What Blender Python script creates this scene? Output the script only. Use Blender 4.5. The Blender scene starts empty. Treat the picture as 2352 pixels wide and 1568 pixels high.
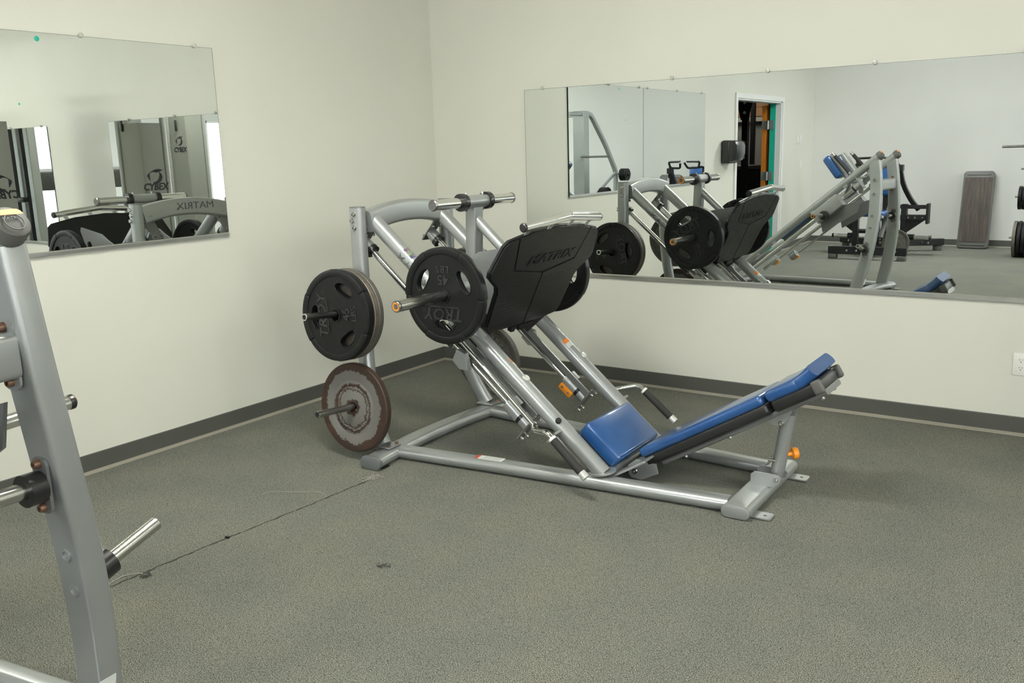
import bpy, bmesh, math, random
from mathutils import Vector as V, Matrix as M
from mathutils.geometry import delaunay_2d_cdt
random.seed(7)
S = bpy.context.scene
COL = S.collection
PI = math.pi

# ------------------------------------------------------------------ camera
def set_camera():
    yaw, pitch, roll, f = 0.6059, 0.2072, -0.0294, 2063.08
    fw = V((-math.sin(yaw)*math.cos(pitch), math.cos(yaw)*math.cos(pitch), -math.sin(pitch)))
    r = V((math.cos(yaw), math.sin(yaw), 0)); u = r.cross(fw)
    r2 = r*math.cos(roll)+u*math.sin(roll); u2 = u*math.cos(roll)-r*math.sin(roll)
    cam = bpy.data.cameras.new('camera'); o = bpy.data.objects.new('camera', cam)
    cam.sensor_width = 36; cam.lens = f/2352*36; cam.clip_start = .02; cam.clip_end = 200
    m = M((( r2.x, u2.x, -fw.x, 4.0809), (r2.y, u2.y, -fw.y, -5.0124), (r2.z, u2.z, -fw.z, 1.472), (0, 0, 0, 1)))
    o.matrix_world = m; COL.objects.link(o); S.camera = o
set_camera()
S.view_settings.view_transform = 'Standard'
S.view_settings.look = 'None'
S.view_settings.gamma = 1
S.view_settings.use_curve_mapping = False
S.view_settings.exposure = 0.0
LAMP = 54.5          # radiance of the ceiling troffer diffusers
DAY = 3.0           # radiance of the daylit window panes

S.cycles.max_bounces = 7; S.cycles.diffuse_bounces = 3; S.cycles.glossy_bounces = 6; S.cycles.transmission_bounces = 2
S.cycles.use_light_tree = False; S.cycles.use_adaptive_sampling = True; S.cycles.adaptive_threshold = .02; S.cycles.sample_clamp_indirect = 8.0
# ------------------------------------------------------------------ world
W = bpy.data.worlds.new('world'); S.world = W; W.use_nodes = True
bg = W.node_tree.nodes['Background']; bg.inputs[0].default_value = (.75, .85, 1, 1); bg.inputs[1].default_value = 1.0

# ------------------------------------------------------------------ materials
MATS = {}
def mat(name, col, rough=.5, metal=0., spec=.5, coat=0., emit=None, es=0., alpha=None, trans=0.):
    m = bpy.data.materials.new(name); m.use_nodes = True
    p = m.node_tree.nodes['Principled BSDF']; i = p.inputs
    i['Base Color'].default_value = (*col, 1); i['Roughness'].default_value = rough; i['Metallic'].default_value = metal
    i['Specular IOR Level'].default_value = spec; i['Coat Weight'].default_value = coat; i['Coat Roughness'].default_value = .12
    if trans: i['Transmission Weight'].default_value = trans
    if emit: i['Emission Color'].default_value = (*emit, 1); i['Emission Strength'].default_value = es
    MATS[name] = m
    return m
def N(m, t, **kw):
    n = m.node_tree.nodes.new(t)
    for k, v in kw.items():
        if k in n.inputs: n.inputs[k].default_value = v
        else: setattr(n, k, v)
    return n
def L(m, a, b): m.node_tree.links.new(a, b)
def ramp(m, fac, stops):
    n = N(m, 'ShaderNodeValToRGB'); e = n.color_ramp.elements
    while len(e) < len(stops): e.new(.5)
    for k, (p, c) in enumerate(stops): e[k].position = p; e[k].color = (*c, 1) if len(c) == 3 else c
    L(m, fac, n.inputs[0]); return n
def coord(m, kind='Object', scale=(1, 1, 1)):
    t = N(m, 'ShaderNodeTexCoord'); mp = N(m, 'ShaderNodeMapping'); mp.inputs['Scale'].default_value = scale
    L(m, t.outputs[kind], mp.inputs[0]); return mp.outputs[0]
def noise(m, vec, scale, detail=3, rough=.5):
    n = N(m, 'ShaderNodeTexNoise', Scale=scale, Detail=detail, Roughness=rough); L(m, vec, n.inputs['Vector']); return n.outputs['Fac']
def bump(m, h, strength=.2, dist=.002):
    b = N(m, 'ShaderNodeBump', Strength=strength, Distance=dist); L(m, h, b.inputs['Height'])
    L(m, b.outputs[0], m.node_tree.nodes['Principled BSDF'].inputs['Normal']); return b
def P(m): return m.node_tree.nodes['Principled BSDF'].inputs

def wall_mat(name, col):
    m = mat(name, col, .55, spec=.3)
    c = coord(m)
    n = noise(m, c, 1.3, 4); r = ramp(m, n, [(.3, tuple(x*.97 for x in col)), (.7, tuple(min(1, x*1.02) for x in col))])
    sc = noise(m, coord(m, scale=(1, 1, 3.2)), 9, 6, .62); rs = ramp(m, sc, [(.735, (1, 1, 1)), (.76, (.93, .93, .92))])
    mm = N(m, 'ShaderNodeMixRGB', blend_type='MULTIPLY'); mm.inputs[0].default_value = 1; L(m, r.outputs[0], mm.inputs[1]); L(m, rs.outputs[0], mm.inputs[2]); L(m, mm.outputs[0], P(m)['Base Color'])
    bump(m, noise(m, c, 90, 4), .12, .003)
    return m
wall_mat('wall_paint', (.665, .668, .588))
wall_mat('wall_back_paint', (.70, .70, .665))
mat('ceiling_paint', (.80, .79, .74), .8)

def carpet():
    m = mat('carpet', (.12, .12, .1), .95, spec=.1)
    c = coord(m)
    a = noise(m, c, 330, 2, .6); b = noise(m, c, 3.0, 3)
    v = N(m, 'ShaderNodeTexVoronoi', Scale=400.0); L(m, c, v.inputs['Vector'])
    mx = N(m, 'ShaderNodeMath', operation='MULTIPLY_ADD'); L(m, v.outputs['Distance'], mx.inputs[0]); mx.inputs[1].default_value = -.28; L(m, a, mx.inputs[2])
    r = ramp(m, mx.outputs[0], [(.16, (.022, .024, .020)), (.36, (.134, .138, .117)), (.56, (.34, .345, .295))])
    r2 = ramp(m, b, [(.3, (.88, .90, .92)), (.7, (1.04, 1.02, .98))])
    mm = N(m, 'ShaderNodeMixRGB', blend_type='MULTIPLY'); mm.inputs[0].default_value = 1; L(m, r.outputs[0], mm.inputs[1]); L(m, r2.outputs[0], mm.inputs[2])
    L(m, mm.outputs[0], P(m)['Base Color'])
    bump(m, mx.outputs[0], .22, .003)
carpet()
mat('baseboard_vinyl', (.075, .078, .068), .45)
mat('baseboard_toe', (.24, .225, .18), .6)
mat('mirror', (.83, .86, .84), .0, 1.)
mat('mirror_edge', (.02, .045, .035), .2)
mat('channel', (.78, .78, .76), .28, 1.)
mat('clip_plastic', (.55, .56, .5), .15, spec=.8)
mat('teal_paint', (.01, .42, .30), .5)
mat('orange_paint', (.55, .19, .02), .45)
mat('white_trim', (.80, .81, .79), .35)
mat('white_plastic', (.78, .78, .72), .3)
mat('black_void', (.004, .004, .004), .6)

def silver(name, col, sc=1):
    m = mat(name, col, .33, .55, coat=.35)
    c = coord(m); bump(m, noise(m, c, 400, 2), .03, .001)
    n = noise(m, c, 6, 4); r = ramp(m, n, [(.3, tuple(x*.93 for x in col)), (.7, col)]); L(m, r.outputs[0], P(m)['Base Color'])
    return m
silver('silver', (.365, .385, .378))
silver('silver_dark', (.20, .208, .205)); silver('silver_bright', (.72, .73, .70))
mat('chrome', (.80, .80, .78), .07, 1.)
mat('steel', (.52, .52, .49), .22, 1.)
mat('worn_steel', (.30, .30, .28), .28, 1.)
mat('rubber', (.0065, .007, .0068), .42, spec=.28)
mat('rubber_ring', (.012, .012, .012), .3, spec=.5)
mat('plastic_black', (.018, .018, .018), .3)
mat('plastic_grey', (.10, .10, .093), .5, spec=.3)
mat('grip_foam', (.02, .02, .019), .75)
mat('orange', (.80, .27, .015), .4)
mat('orange_sticker', (.75, .22, .03), .4)
mat('red_sticker', (.55, .08, .03), .4)
mat('white_sticker', (.62, .65, .62), .4)
mat('letter_grey', (.10, .11, .11), .5)
mat('letter_black', (.012, .014, .016), .5)
mat('emboss_highlight', (.022, .023, .022), .32, spec=.5)  # lighter than the rubber, edge highlights of raised letters put into the colour
mat('black_frame', (.010, .010, .011), .35, spec=.45)
mat('black_tube', (.016, .017, .016), .4)
mat('bolt', (.58, .57, .54), .2, 1.)
mat('rust_bolt', (.16, .09, .06), .45, .6)
mat('shoe_plastic', (.12, .13, .13), .35)
mat('bench_shell', (.014, .0145, .014), .42)
mat('emit_lamp', (.9, .9, .9), .5, emit=(1, .985, .89), es=LAMP)
mat('emit_lamp_cool', (.9, .9, .9), .5, emit=(.96, .98, 1), es=LAMP*1.7)
mat('emit_window', (.9, .9, .9), .5, emit=(.88, .94, 1), es=DAY)
mat('lens_white', (.8, .8, .78), .4)
mat('wood', (.30, .14, .05), .6)
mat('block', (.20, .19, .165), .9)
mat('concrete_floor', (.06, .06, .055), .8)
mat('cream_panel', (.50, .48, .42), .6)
mat('cybex_silver', (.42, .43, .41), .35, .3)
mat('cybex_panel', (.30, .305, .275), .5)
mat('treadmill_plastic', (.25, .28, .26), .5)
mat('fluff', (.075, .076, .066), .95)
mat('fluff_light', (.30, .29, .25), .95)
mat('seam_dark', (.03, .028, .024), .95)
mat('dust_brown', (.2, .1, .03), .8)

def vinyl():
    m = mat('blue_vinyl', (.009, .062, .225), .30, spec=.55, coat=.6)
    c = coord(m); n = noise(m, c, 220, 3); bump(m, n, .04, .001)
    n2 = noise(m, c, 9, 4); r = ramp(m, n2, [(.35, (.009, .060, .200)), (.7, (.015, .078, .240))]); L(m, r.outputs[0], P(m)['Base Color'])
vinyl()
def tread():
    m = mat('foot_tread', (.013, .013, .0125), .36, spec=.22)
    c = coord(m)
    w = N(m, 'ShaderNodeTexWave', wave_type='BANDS', bands_direction='Y', Scale=17.0); L(m, c, w.inputs['Vector'])
    c2 = coord(m, scale=(9, 260, 1)); s = noise(m, c2, 1.0, 4, .7)
    rr = ramp(m, s, [(.42, (.30, .30, .30)), (.72, (.62, .62, .62))]); L(m, rr.outputs[0], P(m)['Roughness'])
    rc = ramp(m, s, [(.42, (.006, .006, .0058)), (.60, (.014, .014, .013)), (.78, (.045, .044, .041))]); L(m, rc.outputs[0], P(m)['Base Color'])
    bump(m, w.outputs['Color'], .08, .0008)
tread()
def rusty():
    m = mat('rusty_iron', (.1, .07, .05), .6, .3)
    t = N(m, 'ShaderNodeTexCoord'); sep = N(m, 'ShaderNodeSeparateXYZ'); L(m, t.outputs['Object'], sep.inputs[0])
    def mth(op, a, b=None):
        n = N(m, 'ShaderNodeMath', operation=op)
        for k, x in enumerate((a, b)):
            if x is None: continue
            if isinstance(x, (int, float)): n.inputs[k].default_value = x
            else: L(m, x, n.inputs[k])
        return n.outputs[0]
    rad = mth('SQRT', mth('ADD', mth('MULTIPLY', sep.outputs[0], sep.outputs[0]), mth('MULTIPLY', sep.outputs[1], sep.outputs[1])))
    c = t.outputs['Object']
    n1 = noise(m, c, 75, 5, .7); n2 = noise(m, c, 11, 5, .65)
    rr = mth('ADD', rad, mth('MULTIPLY', mth('SUBTRACT', n1, .5), .040))
    rr = mth('ADD', rr, mth('MULTIPLY', mth('SUBTRACT', n2, .5), .060))
    r = ramp(m, mth('MULTIPLY', rr, 4.0), [(0, (0, 0, 0)), (.165, (0, 0, 0)), (.18, (1, 1, 1)), (.36, (1, 1, 1)), (.375, (0, 0, 0)), (.395, (0, 0, 0)), (.405, (1, 1, 1)), (.43, (1, 1, 1)), (.44, (0, 0, 0)), (.485, (0, 0, 0)), (.50, (1, 1, 1)), (.715, (1, 1, 1)), (.73, (0, 0, 0)), (1, (0, 0, 0))])
    rust = ramp(m, n2, [(.35, (.035, .024, .018)), (.6, (.055, .030, .02)), (.75, (.11, .05, .02))])
    mx = N(m, 'ShaderNodeMixRGB'); L(m, r.outputs[0], mx.inputs[0]); L(m, rust.outputs[0], mx.inputs[1]); mx.inputs[2].default_value = (.17, .165, .15, 1)
    L(m, mx.outputs[0], P(m)['Base Color'])
    bump(m, n1, .25, .002)
rusty()
def iron(name, a, b):
    m = mat(name, a, .5, .35); c = coord(m); n = noise(m, c, 30, 5, .7)
    r = ramp(m, n, [(.35, a), (.7, b)]); L(m, r.outputs[0], P(m)['Base Color']); bump(m, n, .15, .002)
iron('grey_iron', (.085, .082, .07), (.13, .125, .11))
iron('brown_iron', (.10, .085, .065), (.17, .15, .12))
mat('iron_letter', (.17, .165, .142), .5, .3)
def stepmat():
    m = mat('step_mat', (.06, .045, .035), .7); c = coord(m, scale=(14, 1.2, 14)); n = noise(m, c, 2.5, 4, .6)
    r = ramp(m, n, [(.35, (.035, .03, .025)), (.7, (.085, .06, .045))]); L(m, r.outputs[0], P(m)['Base Color'])
stepmat()
def holo():
    m = mat('holo_sticker', (.5, .5, .5), .2, .4); c = coord(m); n = N(m, 'ShaderNodeTexVoronoi', Scale=55.0); L(m, c, n.inputs['Vector'])
    mx = N(m, 'ShaderNodeMixRGB'); mx.inputs[0].default_value = .65; L(m, n.outputs['Color'], mx.inputs[1]); mx.inputs[2].default_value = (.12, .12, .12, 1); L(m, mx.outputs[0], P(m)['Base Color'])
holo()

# ------------------------------------------------------------------ mesh helpers
class MB:
    def __init__(s): s.v = []; s.f = []
    def add(s, vs, fs):
        o = len(s.v); s.v += [tuple(x) for x in vs]; s.f += [tuple(i+o for i in f) for f in fs]; return s
    def box(s, c, d, R=None):
        R = R or M.Identity(3); c = V(c); hx, hy, hz = d[0]/2, d[1]/2, d[2]/2
        vs = [c+R@V((x*hx, y*hy, z*hz)) for x in (-1, 1) for y in (-1, 1) for z in (-1, 1)]
        return s.add(vs, [(0, 1, 3, 2), (4, 6, 7, 5), (0, 4, 5, 1), (2, 3, 7, 6), (0, 2, 6, 4), (1, 5, 7, 3)])
    def bb(s, a, b): return s.box([(a[i]+b[i])/2 for i in range(3)], [abs(b[i]-a[i]) for i in range(3)])
    def rbox(s, c, d, r=.01, seg=3, R=None):
        bm = bmesh.new(); bmesh.ops.create_cube(bm, size=1)
        for v in bm.verts: v.co = V((v.co.x*d[0], v.co.y*d[1], v.co.z*d[2]))
        r = min(r, min(d)*.49)
        bmesh.ops.bevel(bm, geom=bm.edges[:]+bm.verts[:], offset=r, segments=seg, profile=.5, affect='EDGES')
        return s.bmesh(bm, c, R)
    def bmesh(s, bm, c=(0, 0, 0), R=None):
        R = R or M.Identity(3); c = V(c); bm.verts.index_update()
        s.add([c+R@v.co for v in bm.verts], [[v.index for v in f.verts] for f in bm.faces]); bm.free(); return s
    def cyl(s, a, b, r, r2=None, n=20, caps=True):
        a, b = V(a), V(b); r2 = r if r2 is None else r2; x, y = perp((b-a).normalized())
        vs = [a+(x*math.cos(t)+y*math.sin(t))*r for t in ang(n)]+[b+(x*math.cos(t)+y*math.sin(t))*r2 for t in ang(n)]
        fs = [(k, (k+1) % n, n+(k+1) % n, n+k) for k in range(n)]
        if caps: fs += [tuple(range(n-1, -1, -1)), tuple(range(n, 2*n))]
        return s.add(vs, fs)
    def ring(s, a, b, ro, ri, n=24):
        a, b = V(a), V(b); x, y = perp((b-a).normalized()); vs = []
        for p, r in ((a, ro), (b, ro), (b, ri), (a, ri)): vs += [p+(x*math.cos(t)+y*math.sin(t))*r for t in ang(n)]
        fs = []
        for j in range(4):
            for k in range(n): fs.append((j*n+k, j*n+(k+1) % n, ((j+1) % 4)*n+(k+1) % n, ((j+1) % 4)*n+k))
        return s.add(vs, fs)
    def lathe(s, o, axis, prof, n=32):
        """prof: (radius, height) pairs along axis; end radii of 0 close the shape"""
        o, axis = V(o), V(axis).normalized(); x, y = perp(axis); vs = []; idx = []
        for r, h in prof:
            if r < 1e-6: idx.append([len(vs)]*n); vs.append(o+axis*h)
            else:
                idx.append(list(range(len(vs), len(vs)+n))); vs += [o+axis*h+(x*math.cos(t)+y*math.sin(t))*r for t in ang(n)]
        fs = []
        for a, b in zip(idx, idx[1:]):
            for k in range(n):
                q = [a[k], a[(k+1) % n], b[(k+1) % n], b[k]]; u = []
                [u.append(i) for i in q if i not in u]
                if len(u) > 2: fs.append(tuple(u))
        return s.add(vs, fs)
    def sweep(s, pts, prof, up=(0, 0, 1), caps=True, closed=False):
        """prof: closed 2-D outline (side, up) carried along pts"""
        pts = [V(p) for p in pts]; up = V(up); n = len(prof); vs = []; m = len(pts)
        for i, p in enumerate(pts):
            a = pts[i-1] if (i or closed) else p; b = pts[(i+1) % m] if (i < m-1 or closed) else p
            t1 = (p-a).normalized() if (p-a).length > 1e-9 else (b-p).normalized(); t2 = (b-p).normalized() if (b-p).length > 1e-9 else t1
            t = (t1+t2).normalized(); side = t.cross(up).normalized(); u2 = side.cross(t).normalized()
            k = 1/max(.3, t.dot(t1))
            bend = (t2-t1)
            if bend.length > 1e-6:
                bd = bend.normalized()
                vs += [p+(lambda w: w+bd*(w.dot(bd)*(k-1)))(side*x+u2*y) for x, y in prof]
            else: vs += [p+side*x+u2*y for x, y in prof]
        fs = []
        for i in range(m if closed else m-1):
            j = (i+1) % m
            for k in range(n): fs.append((i*n+k, i*n+(k+1) % n, j*n+(k+1) % n, j*n+k))
        if caps and not closed: fs += [tuple(range(n-1, -1, -1)), tuple(range((m-1)*n, m*n))]
        return s.add(vs, fs)
    def tube(s, pts, r, n=14, fil=0., caps=True):
        pts = fillet(pts, fil) if fil else [V(p) for p in pts]
        d = (pts[1]-pts[0]).normalized(); x, _ = perp(d); rings = []; vs = []
        for i, p in enumerate(pts):
            t1 = (pts[i]-pts[i-1]).normalized() if i else (pts[1]-pts[0]).normalized()
            t2 = (pts[i+1]-pts[i]).normalized() if i < len(pts)-1 else t1
            t = (t1+t2).normalized(); x = (x-t*x.dot(t)).normalized(); y = t.cross(x)
            vs += [p+(x*math.cos(a)+y*math.sin(a))*r for a in ang(n)]
        fs = []
        for i in range(len(pts)-1):
            for k in range(n): fs.append((i*n+k, i*n+(k+1) % n, (i+1)*n+(k+1) % n, (i+1)*n+k))
        if caps: fs += [tuple(range(n-1, -1, -1)), tuple(range((len(pts)-1)*n, len(pts)*n))]
        return s.add(vs, fs)
    def prism(s, poly, o, ux, uy, th, holes=()):
        """poly in (ux,uy), extruded by th along ux x uy"""
        o, ux, uy = V(o), V(ux), V(uy); n = ux.cross(uy).normalized()
        if not holes:
            k = len(poly); vs = [o+ux*x+uy*y for x, y in poly]; vs += [v+n*th for v in vs]
            return s.add(vs, [tuple(range(k-1, -1, -1)), tuple(range(k, 2*k))]+[(i, (i+1) % k, k+(i+1) % k, k+i) for i in range(k)])
        loops = [list(poly)]+[list(h) for h in holes]; pv = []; pe = []
        for lp in loops:
            b = len(pv); pv += [V(p) for p in lp]; pe += [(b+i, b+(i+1) % len(lp)) for i in range(len(lp))]
        ov, oe, of, *_ = delaunay_2d_cdt(pv, pe, [], 0, 1e-6)
        fs2 = []
        for f in of:
            c = sum((ov[i] for i in f), V((0, 0)))/len(f)
            if inside(c, loops[0]) and not any(inside(c, h) for h in loops[1:]): fs2.append(tuple(f))
        k = len(ov); vs = [o+ux*p.x+uy*p.y for p in ov]; vs += [v+n*th for v in vs]
        fs = [tuple(reversed(f)) for f in fs2]+[tuple(i+k for i in f) for f in fs2]
        s.add(vs, fs)
        for j, lp in enumerate(loops):
            q = len(lp); w = [o+ux*x+uy*y for x, y in lp]; w += [v+n*th for v in w]
            s.add(w, [(i, (i+1) % q, q+(i+1) % q, q+i) for i in range(q)] if j == 0 else [(i, q+i, q+(i+1) % q, (i+1) % q) for i in range(q)])
        return s
    def obj(s, name, m, parent=None, smooth=40, bevel=0., seg=2):
        me = bpy.data.meshes.new(name); me.from_pydata(s.v, [], s.f); me.validate()
        if bevel:
            bm = bmesh.new(); bm.from_mesh(me); bmesh.ops.remove_doubles(bm, verts=bm.verts[:], dist=1e-5)
            es = [e for e in bm.edges if len(e.link_faces) == 2 and e.calc_face_angle(0) > math.radians(50)]
            bmesh.ops.bevel(bm, geom=es, offset=bevel, segments=seg, profile=.5, affect='EDGES', clamp_overlap=True)
            bm.to_mesh(me); bm.free()
        bm = bmesh.new(); bm.from_mesh(me); bmesh.ops.recalc_face_normals(bm, faces=bm.faces[:]); bm.to_mesh(me); bm.free()
        if smooth:
            for p in me.polygons: p.use_smooth = True
            me.set_sharp_from_angle(angle=math.radians(smooth))
        me.materials.append(MATS[m]); o = bpy.data.objects.new(name, me); COL.objects.link(o)
        if parent: o.parent = parent
        return o
def ang(n): return [2*PI*k/n for k in range(n)]
def perp(d):
    a = V((0, 0, 1)) if abs(d.z) < .9 else V((1, 0, 0)); x = a.cross(d).normalized(); return x, d.cross(x).normalized()
def inside(p, poly):
    c = False; j = len(poly)-1
    for i in range(len(poly)):
        xi, yi = poly[i]; xj, yj = poly[j]
        if (yi > p[1]) != (yj > p[1]) and p[0] < (xj-xi)*(p[1]-yi)/(yj-yi)+xi: c = not c
        j = i
    return c
def fillet(pts, r, k=6):
    pts = [V(p) for p in pts]; out = [pts[0]]
    for a, b, c in zip(pts, pts[1:], pts[2:]):
        d1, d2 = (a-b), (c-b); q = min(r, d1.length*.49, d2.length*.49); p0 = b+d1.normalized()*q; p1 = b+d2.normalized()*q
        for i in range(k+1):
            t = i/k; out.append(p0*(1-t)**2+b*2*t*(1-t)+p1*t*t)
    out.append(pts[-1]); return out
def oval(w, h, n=8):
    """flat oval (stadium) outline w wide, h high"""
    r = h/2; out = []
    for cx, a0 in ((w/2-r, -PI/2), (-(w/2-r), PI/2)):
        out += [(cx+r*math.cos(a0+PI*k/n), r*math.sin(a0+PI*k/n)) for k in range(n+1)]
    return out
def rrect(w, h, r, n=4):
    out = []
    for cx, cy, a0 in ((w/2-r, h/2-r, 0), (-w/2+r, h/2-r, PI/2), (-w/2+r, -h/2+r, PI), (w/2-r, -h/2+r, 1.5*PI)):
        out += [(cx+r*math.cos(a0+PI/2*k/n), cy+r*math.sin(a0+PI/2*k/n)) for k in range(n+1)]
    return out
def circ(r, n=24, c=(0, 0), a0=0): return [(c[0]+r*math.cos(t+a0), c[1]+r*math.sin(t+a0)) for t in ang(n)]
def frame(z, up):
    """3x3 matrix whose z column is z and whose y column leans to up"""
    z = V(z).normalized(); x = V(up).cross(z).normalized(); y = z.cross(x); return M((x, y, z)).transposed()
def thing(name, label, cat, loc=(0, 0, 0), rz=0., group=None, R=None):
    o = bpy.data.objects.new(name, None); COL.objects.link(o); o.empty_display_size = .1
    if R is not None: o.matrix_world = M.Translation(loc)@R.to_4x4()
    else: o.location = loc; o.rotation_euler = (0, 0, rz)
    return tag(o, label, cat, group)
def tag(o, label, cat, group=None):
    o['label'] = label; o['category'] = cat
    if group: o['group'] = group
    return o
def struct(o, label=None):
    o['kind'] = 'structure'
    if label: o['label'] = label
    return o
def text(name, body, size, m, parent, o, ux, uy, ext=.0012, shear=0., sx=1., align='CENTER', lift=0., bold=0.):
    cu = bpy.data.curves.new('t', 'FONT'); cu.body = body; cu.size = size; cu.extrude = ext; cu.align_x = align; cu.align_y = 'CENTER'; cu.shear = shear; cu.resolution_u = 2; cu.offset = bold
    t = bpy.data.objects.new('t', cu); COL.objects.link(t)
    dg = bpy.context.evaluated_depsgraph_get(); me = bpy.data.meshes.new_from_object(t.evaluated_get(dg))
    bpy.data.objects.remove(t); bpy.data.curves.remove(cu)
    ux, uy = V(ux).normalized(), V(uy).normalized(); n = ux.cross(uy)
    for v in me.vertices: v.co = V(o)+ux*(v.co.x*sx)+uy*v.co.y+n*(v.co.z+lift)
    me.materials.clear(); me.materials.append(MATS[m]); me.name = name
    ob = bpy.data.objects.new(name, me); COL.objects.link(ob); ob.parent = parent; return ob
def copy_tree(o, parent=None):
    c = o.copy(); COL.objects.link(c); c.parent = parent
    for ch in list(o.children): copy_tree(ch, c)
    return c
def bolt(parent, p, d, r=.010, m='bolt', name='bolt', h=.006):
    p, d = V(p), V(d).normalized()
    b = MB().lathe(p, d, [(0, 0), (r, 0), (r, h*.6), (r*.75, h), (r*.45, h), (r*.40, h*.5), (0, h*.5)], 12); return b.obj(name, m, parent)

# ------------------------------------------------------------------ the room
XW, YB, H = 12.0, -9.0, 2.86
struct(MB().bb((-5, YB-.2, -.1), (XW+.2, .2, 0)).obj('floor', 'carpet', smooth=0), 'worn grey-green loop carpet covering the gym floor')
struct(MB().bb((-.2, YB-.2, H), (XW+.2, .2, H+.1)).obj('ceiling', 'ceiling_paint', smooth=0))
D0, D1, DH = -7.51, -5.82, 2.04
wl = MB().prism([(-YB, 0), (0, 0), (0, H), (-YB, H)][::-1], (0, 0, 0), (0, -1, 0), (0, 0, 1), .15, holes=[[(-D1, -.0), (-D0, -.0), (-D0, DH), (-D1, DH)]]) if False else MB()
wl.bb((-.15, D1, 0), (0, 0, H)); wl.bb((-.15, YB, 0), (0, D0, H)); wl.bb((-.15, D0, DH), (0, D1, H))
struct(wl.obj('wall_left', 'wall_paint', smooth=0), 'warm off-white painted wall beside the leg press')
struct(MB().bb((-.15, 0, 0), (XW, .15, H)).obj('wall_right', 'wall_paint', smooth=0), 'warm off-white painted wall behind the leg press')
struct(MB().bb((-.15, YB-.15, 0), (XW, YB, H)).obj('wall_back', 'wall_back_paint', smooth=0))
ww = MB(); WZ0, WZ1 = .35, 2.3
wins = [(-8.7, -7.25), (-4.35, -2.2)]
ww.bb((XW, YB, 0), (XW+.15, 0, WZ0)); ww.bb((XW, YB, WZ1), (XW+.15, 0, H))
ys = [YB]+[y for w in wins for y in w]+[0]
for k in range(0, len(ys), 2): ww.bb((XW, ys[k], WZ0), (XW+.15, ys[k+1], WZ1))
struct(ww.obj('wall_window', 'wall_back_paint', smooth=0))
for k, (a, b) in enumerate(wins):
    w = struct(MB().bb((XW+.06, a, WZ0), (XW+.07, b, WZ1)).obj('window_%d' % (k+1), 'emit_window', smooth=0))
    f = MB()
    for y in (a+.02, (a+b)/2, b-.02): f.bb((XW+.02, y-.025, WZ0), (XW+.055, y+.025, WZ1))
    for z in (WZ0+.02, WZ1-.02): f.bb((XW+.02, a, z-.025), (XW+.055, b, z+.025))
    f.obj('window_frame', 'white_trim', w, 0)
def baseboard(name, a, b, n):
    a, b, n = V(a), V(b), V(n); d = (b-a); l = d.length; d.normalize(); hgt = .0965
    prof = [(0, .010), (.0035, .010), (.0035, hgt-.004), (.0015, hgt), (0, hgt)]
    m = MB(); k = len(prof); vs = [a+n*x+V((0, 0, z)) for x, z in prof]+[b+n*x+V((0, 0, z)) for x, z in prof]
    m.add(vs, [tuple(range(k)), tuple(range(2*k-1, k-1, -1))]+[(i, (i+1) % k, k+(i+1) % k, k+i) for i in range(k)])
    o = struct(m.obj(name, 'baseboard_vinyl', smooth=0))
    pr = [(0, 0), (.017, 0), (.015, .004), (.006, .009), (.0035, .0135), (0, .0135)]
    m = MB(); k = len(pr); vs = [a+n*x+V((0, 0, z)) for x, z in pr]+[b+n*x+V((0, 0, z)) for x, z in pr]
    m.add(vs, [tuple(range(k)), tuple(range(2*k-1, k-1, -1))]+[(i, (i+1) % k, k+(i+1) % k, k+i) for i in range(k)])
    m.obj('baseboard_toe', 'baseboard_toe', o, 30)
baseboard('baseboard_left', (0, 0, 0), (0, D1+.06, 0), (1, 0, 0))
baseboard('baseboard_left_end', (0, D0-.06, 0), (0, YB, 0), (1, 0, 0))
baseboard('baseboard_right', (0.004, 0, 0), (XW, 0, 0), (0, -1, 0))
baseboard('baseboard_back', (0.004, YB, 0), (XW, YB, 0), (0, 1, 0))
# ceiling lights
def troffer(x, y, label, m='emit_lamp'):
    t = thing('ceiling_light', label, 'ceiling light', (x, y, H), 0, 'surface-mounted fluorescent lights')
    MB().bb((-.62, -.17, -.02), (.62, .17, 0)).obj('housing', 'white_trim', t, 0)
    for s in (-1, 1): MB().bb((s*.60, -.165, -.13), (s*.62, .165, -.02)).obj('end_plate', 'white_trim', t, 0)
    MB().sweep([(-.60, 0, -.02), (.60, 0, -.02)], [(-.15, 0), (.15, 0), (.155, -.045), (.12, -.09), (.05, -.11), (-.05, -.11), (-.12, -.09), (-.155, -.045)]).obj('wrap_lens', m, t, 30)  # lens hangs with glowing sides, shape made up to brighten the upper walls
for x, y, lab in ((5.9, -2.4, 'ceiling light over the cable towers'), (6.6, -5.0, 'ceiling light in the middle of the gym'), (5.9, -7.8, 'middle ceiling light of the row along the back wall'),
                  (1.9, -2.9, 'added ceiling light brightening the leg press corner'), (1.7, -7.0, 'added ceiling light brightening the back wall'), (9.0, -2.4, 'ceiling light over the treadmills'), (9.0, -5.2, 'ceiling light near the windows'), (9.0, -7.8, 'ceiling light in the corner between back wall and windows')):  # lamps by leg press and row machine added to brighten corner and back wall
    troffer(x, y, lab, 'emit_lamp_cool' if y < -6 or x > 8 else 'emit_lamp')
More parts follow.
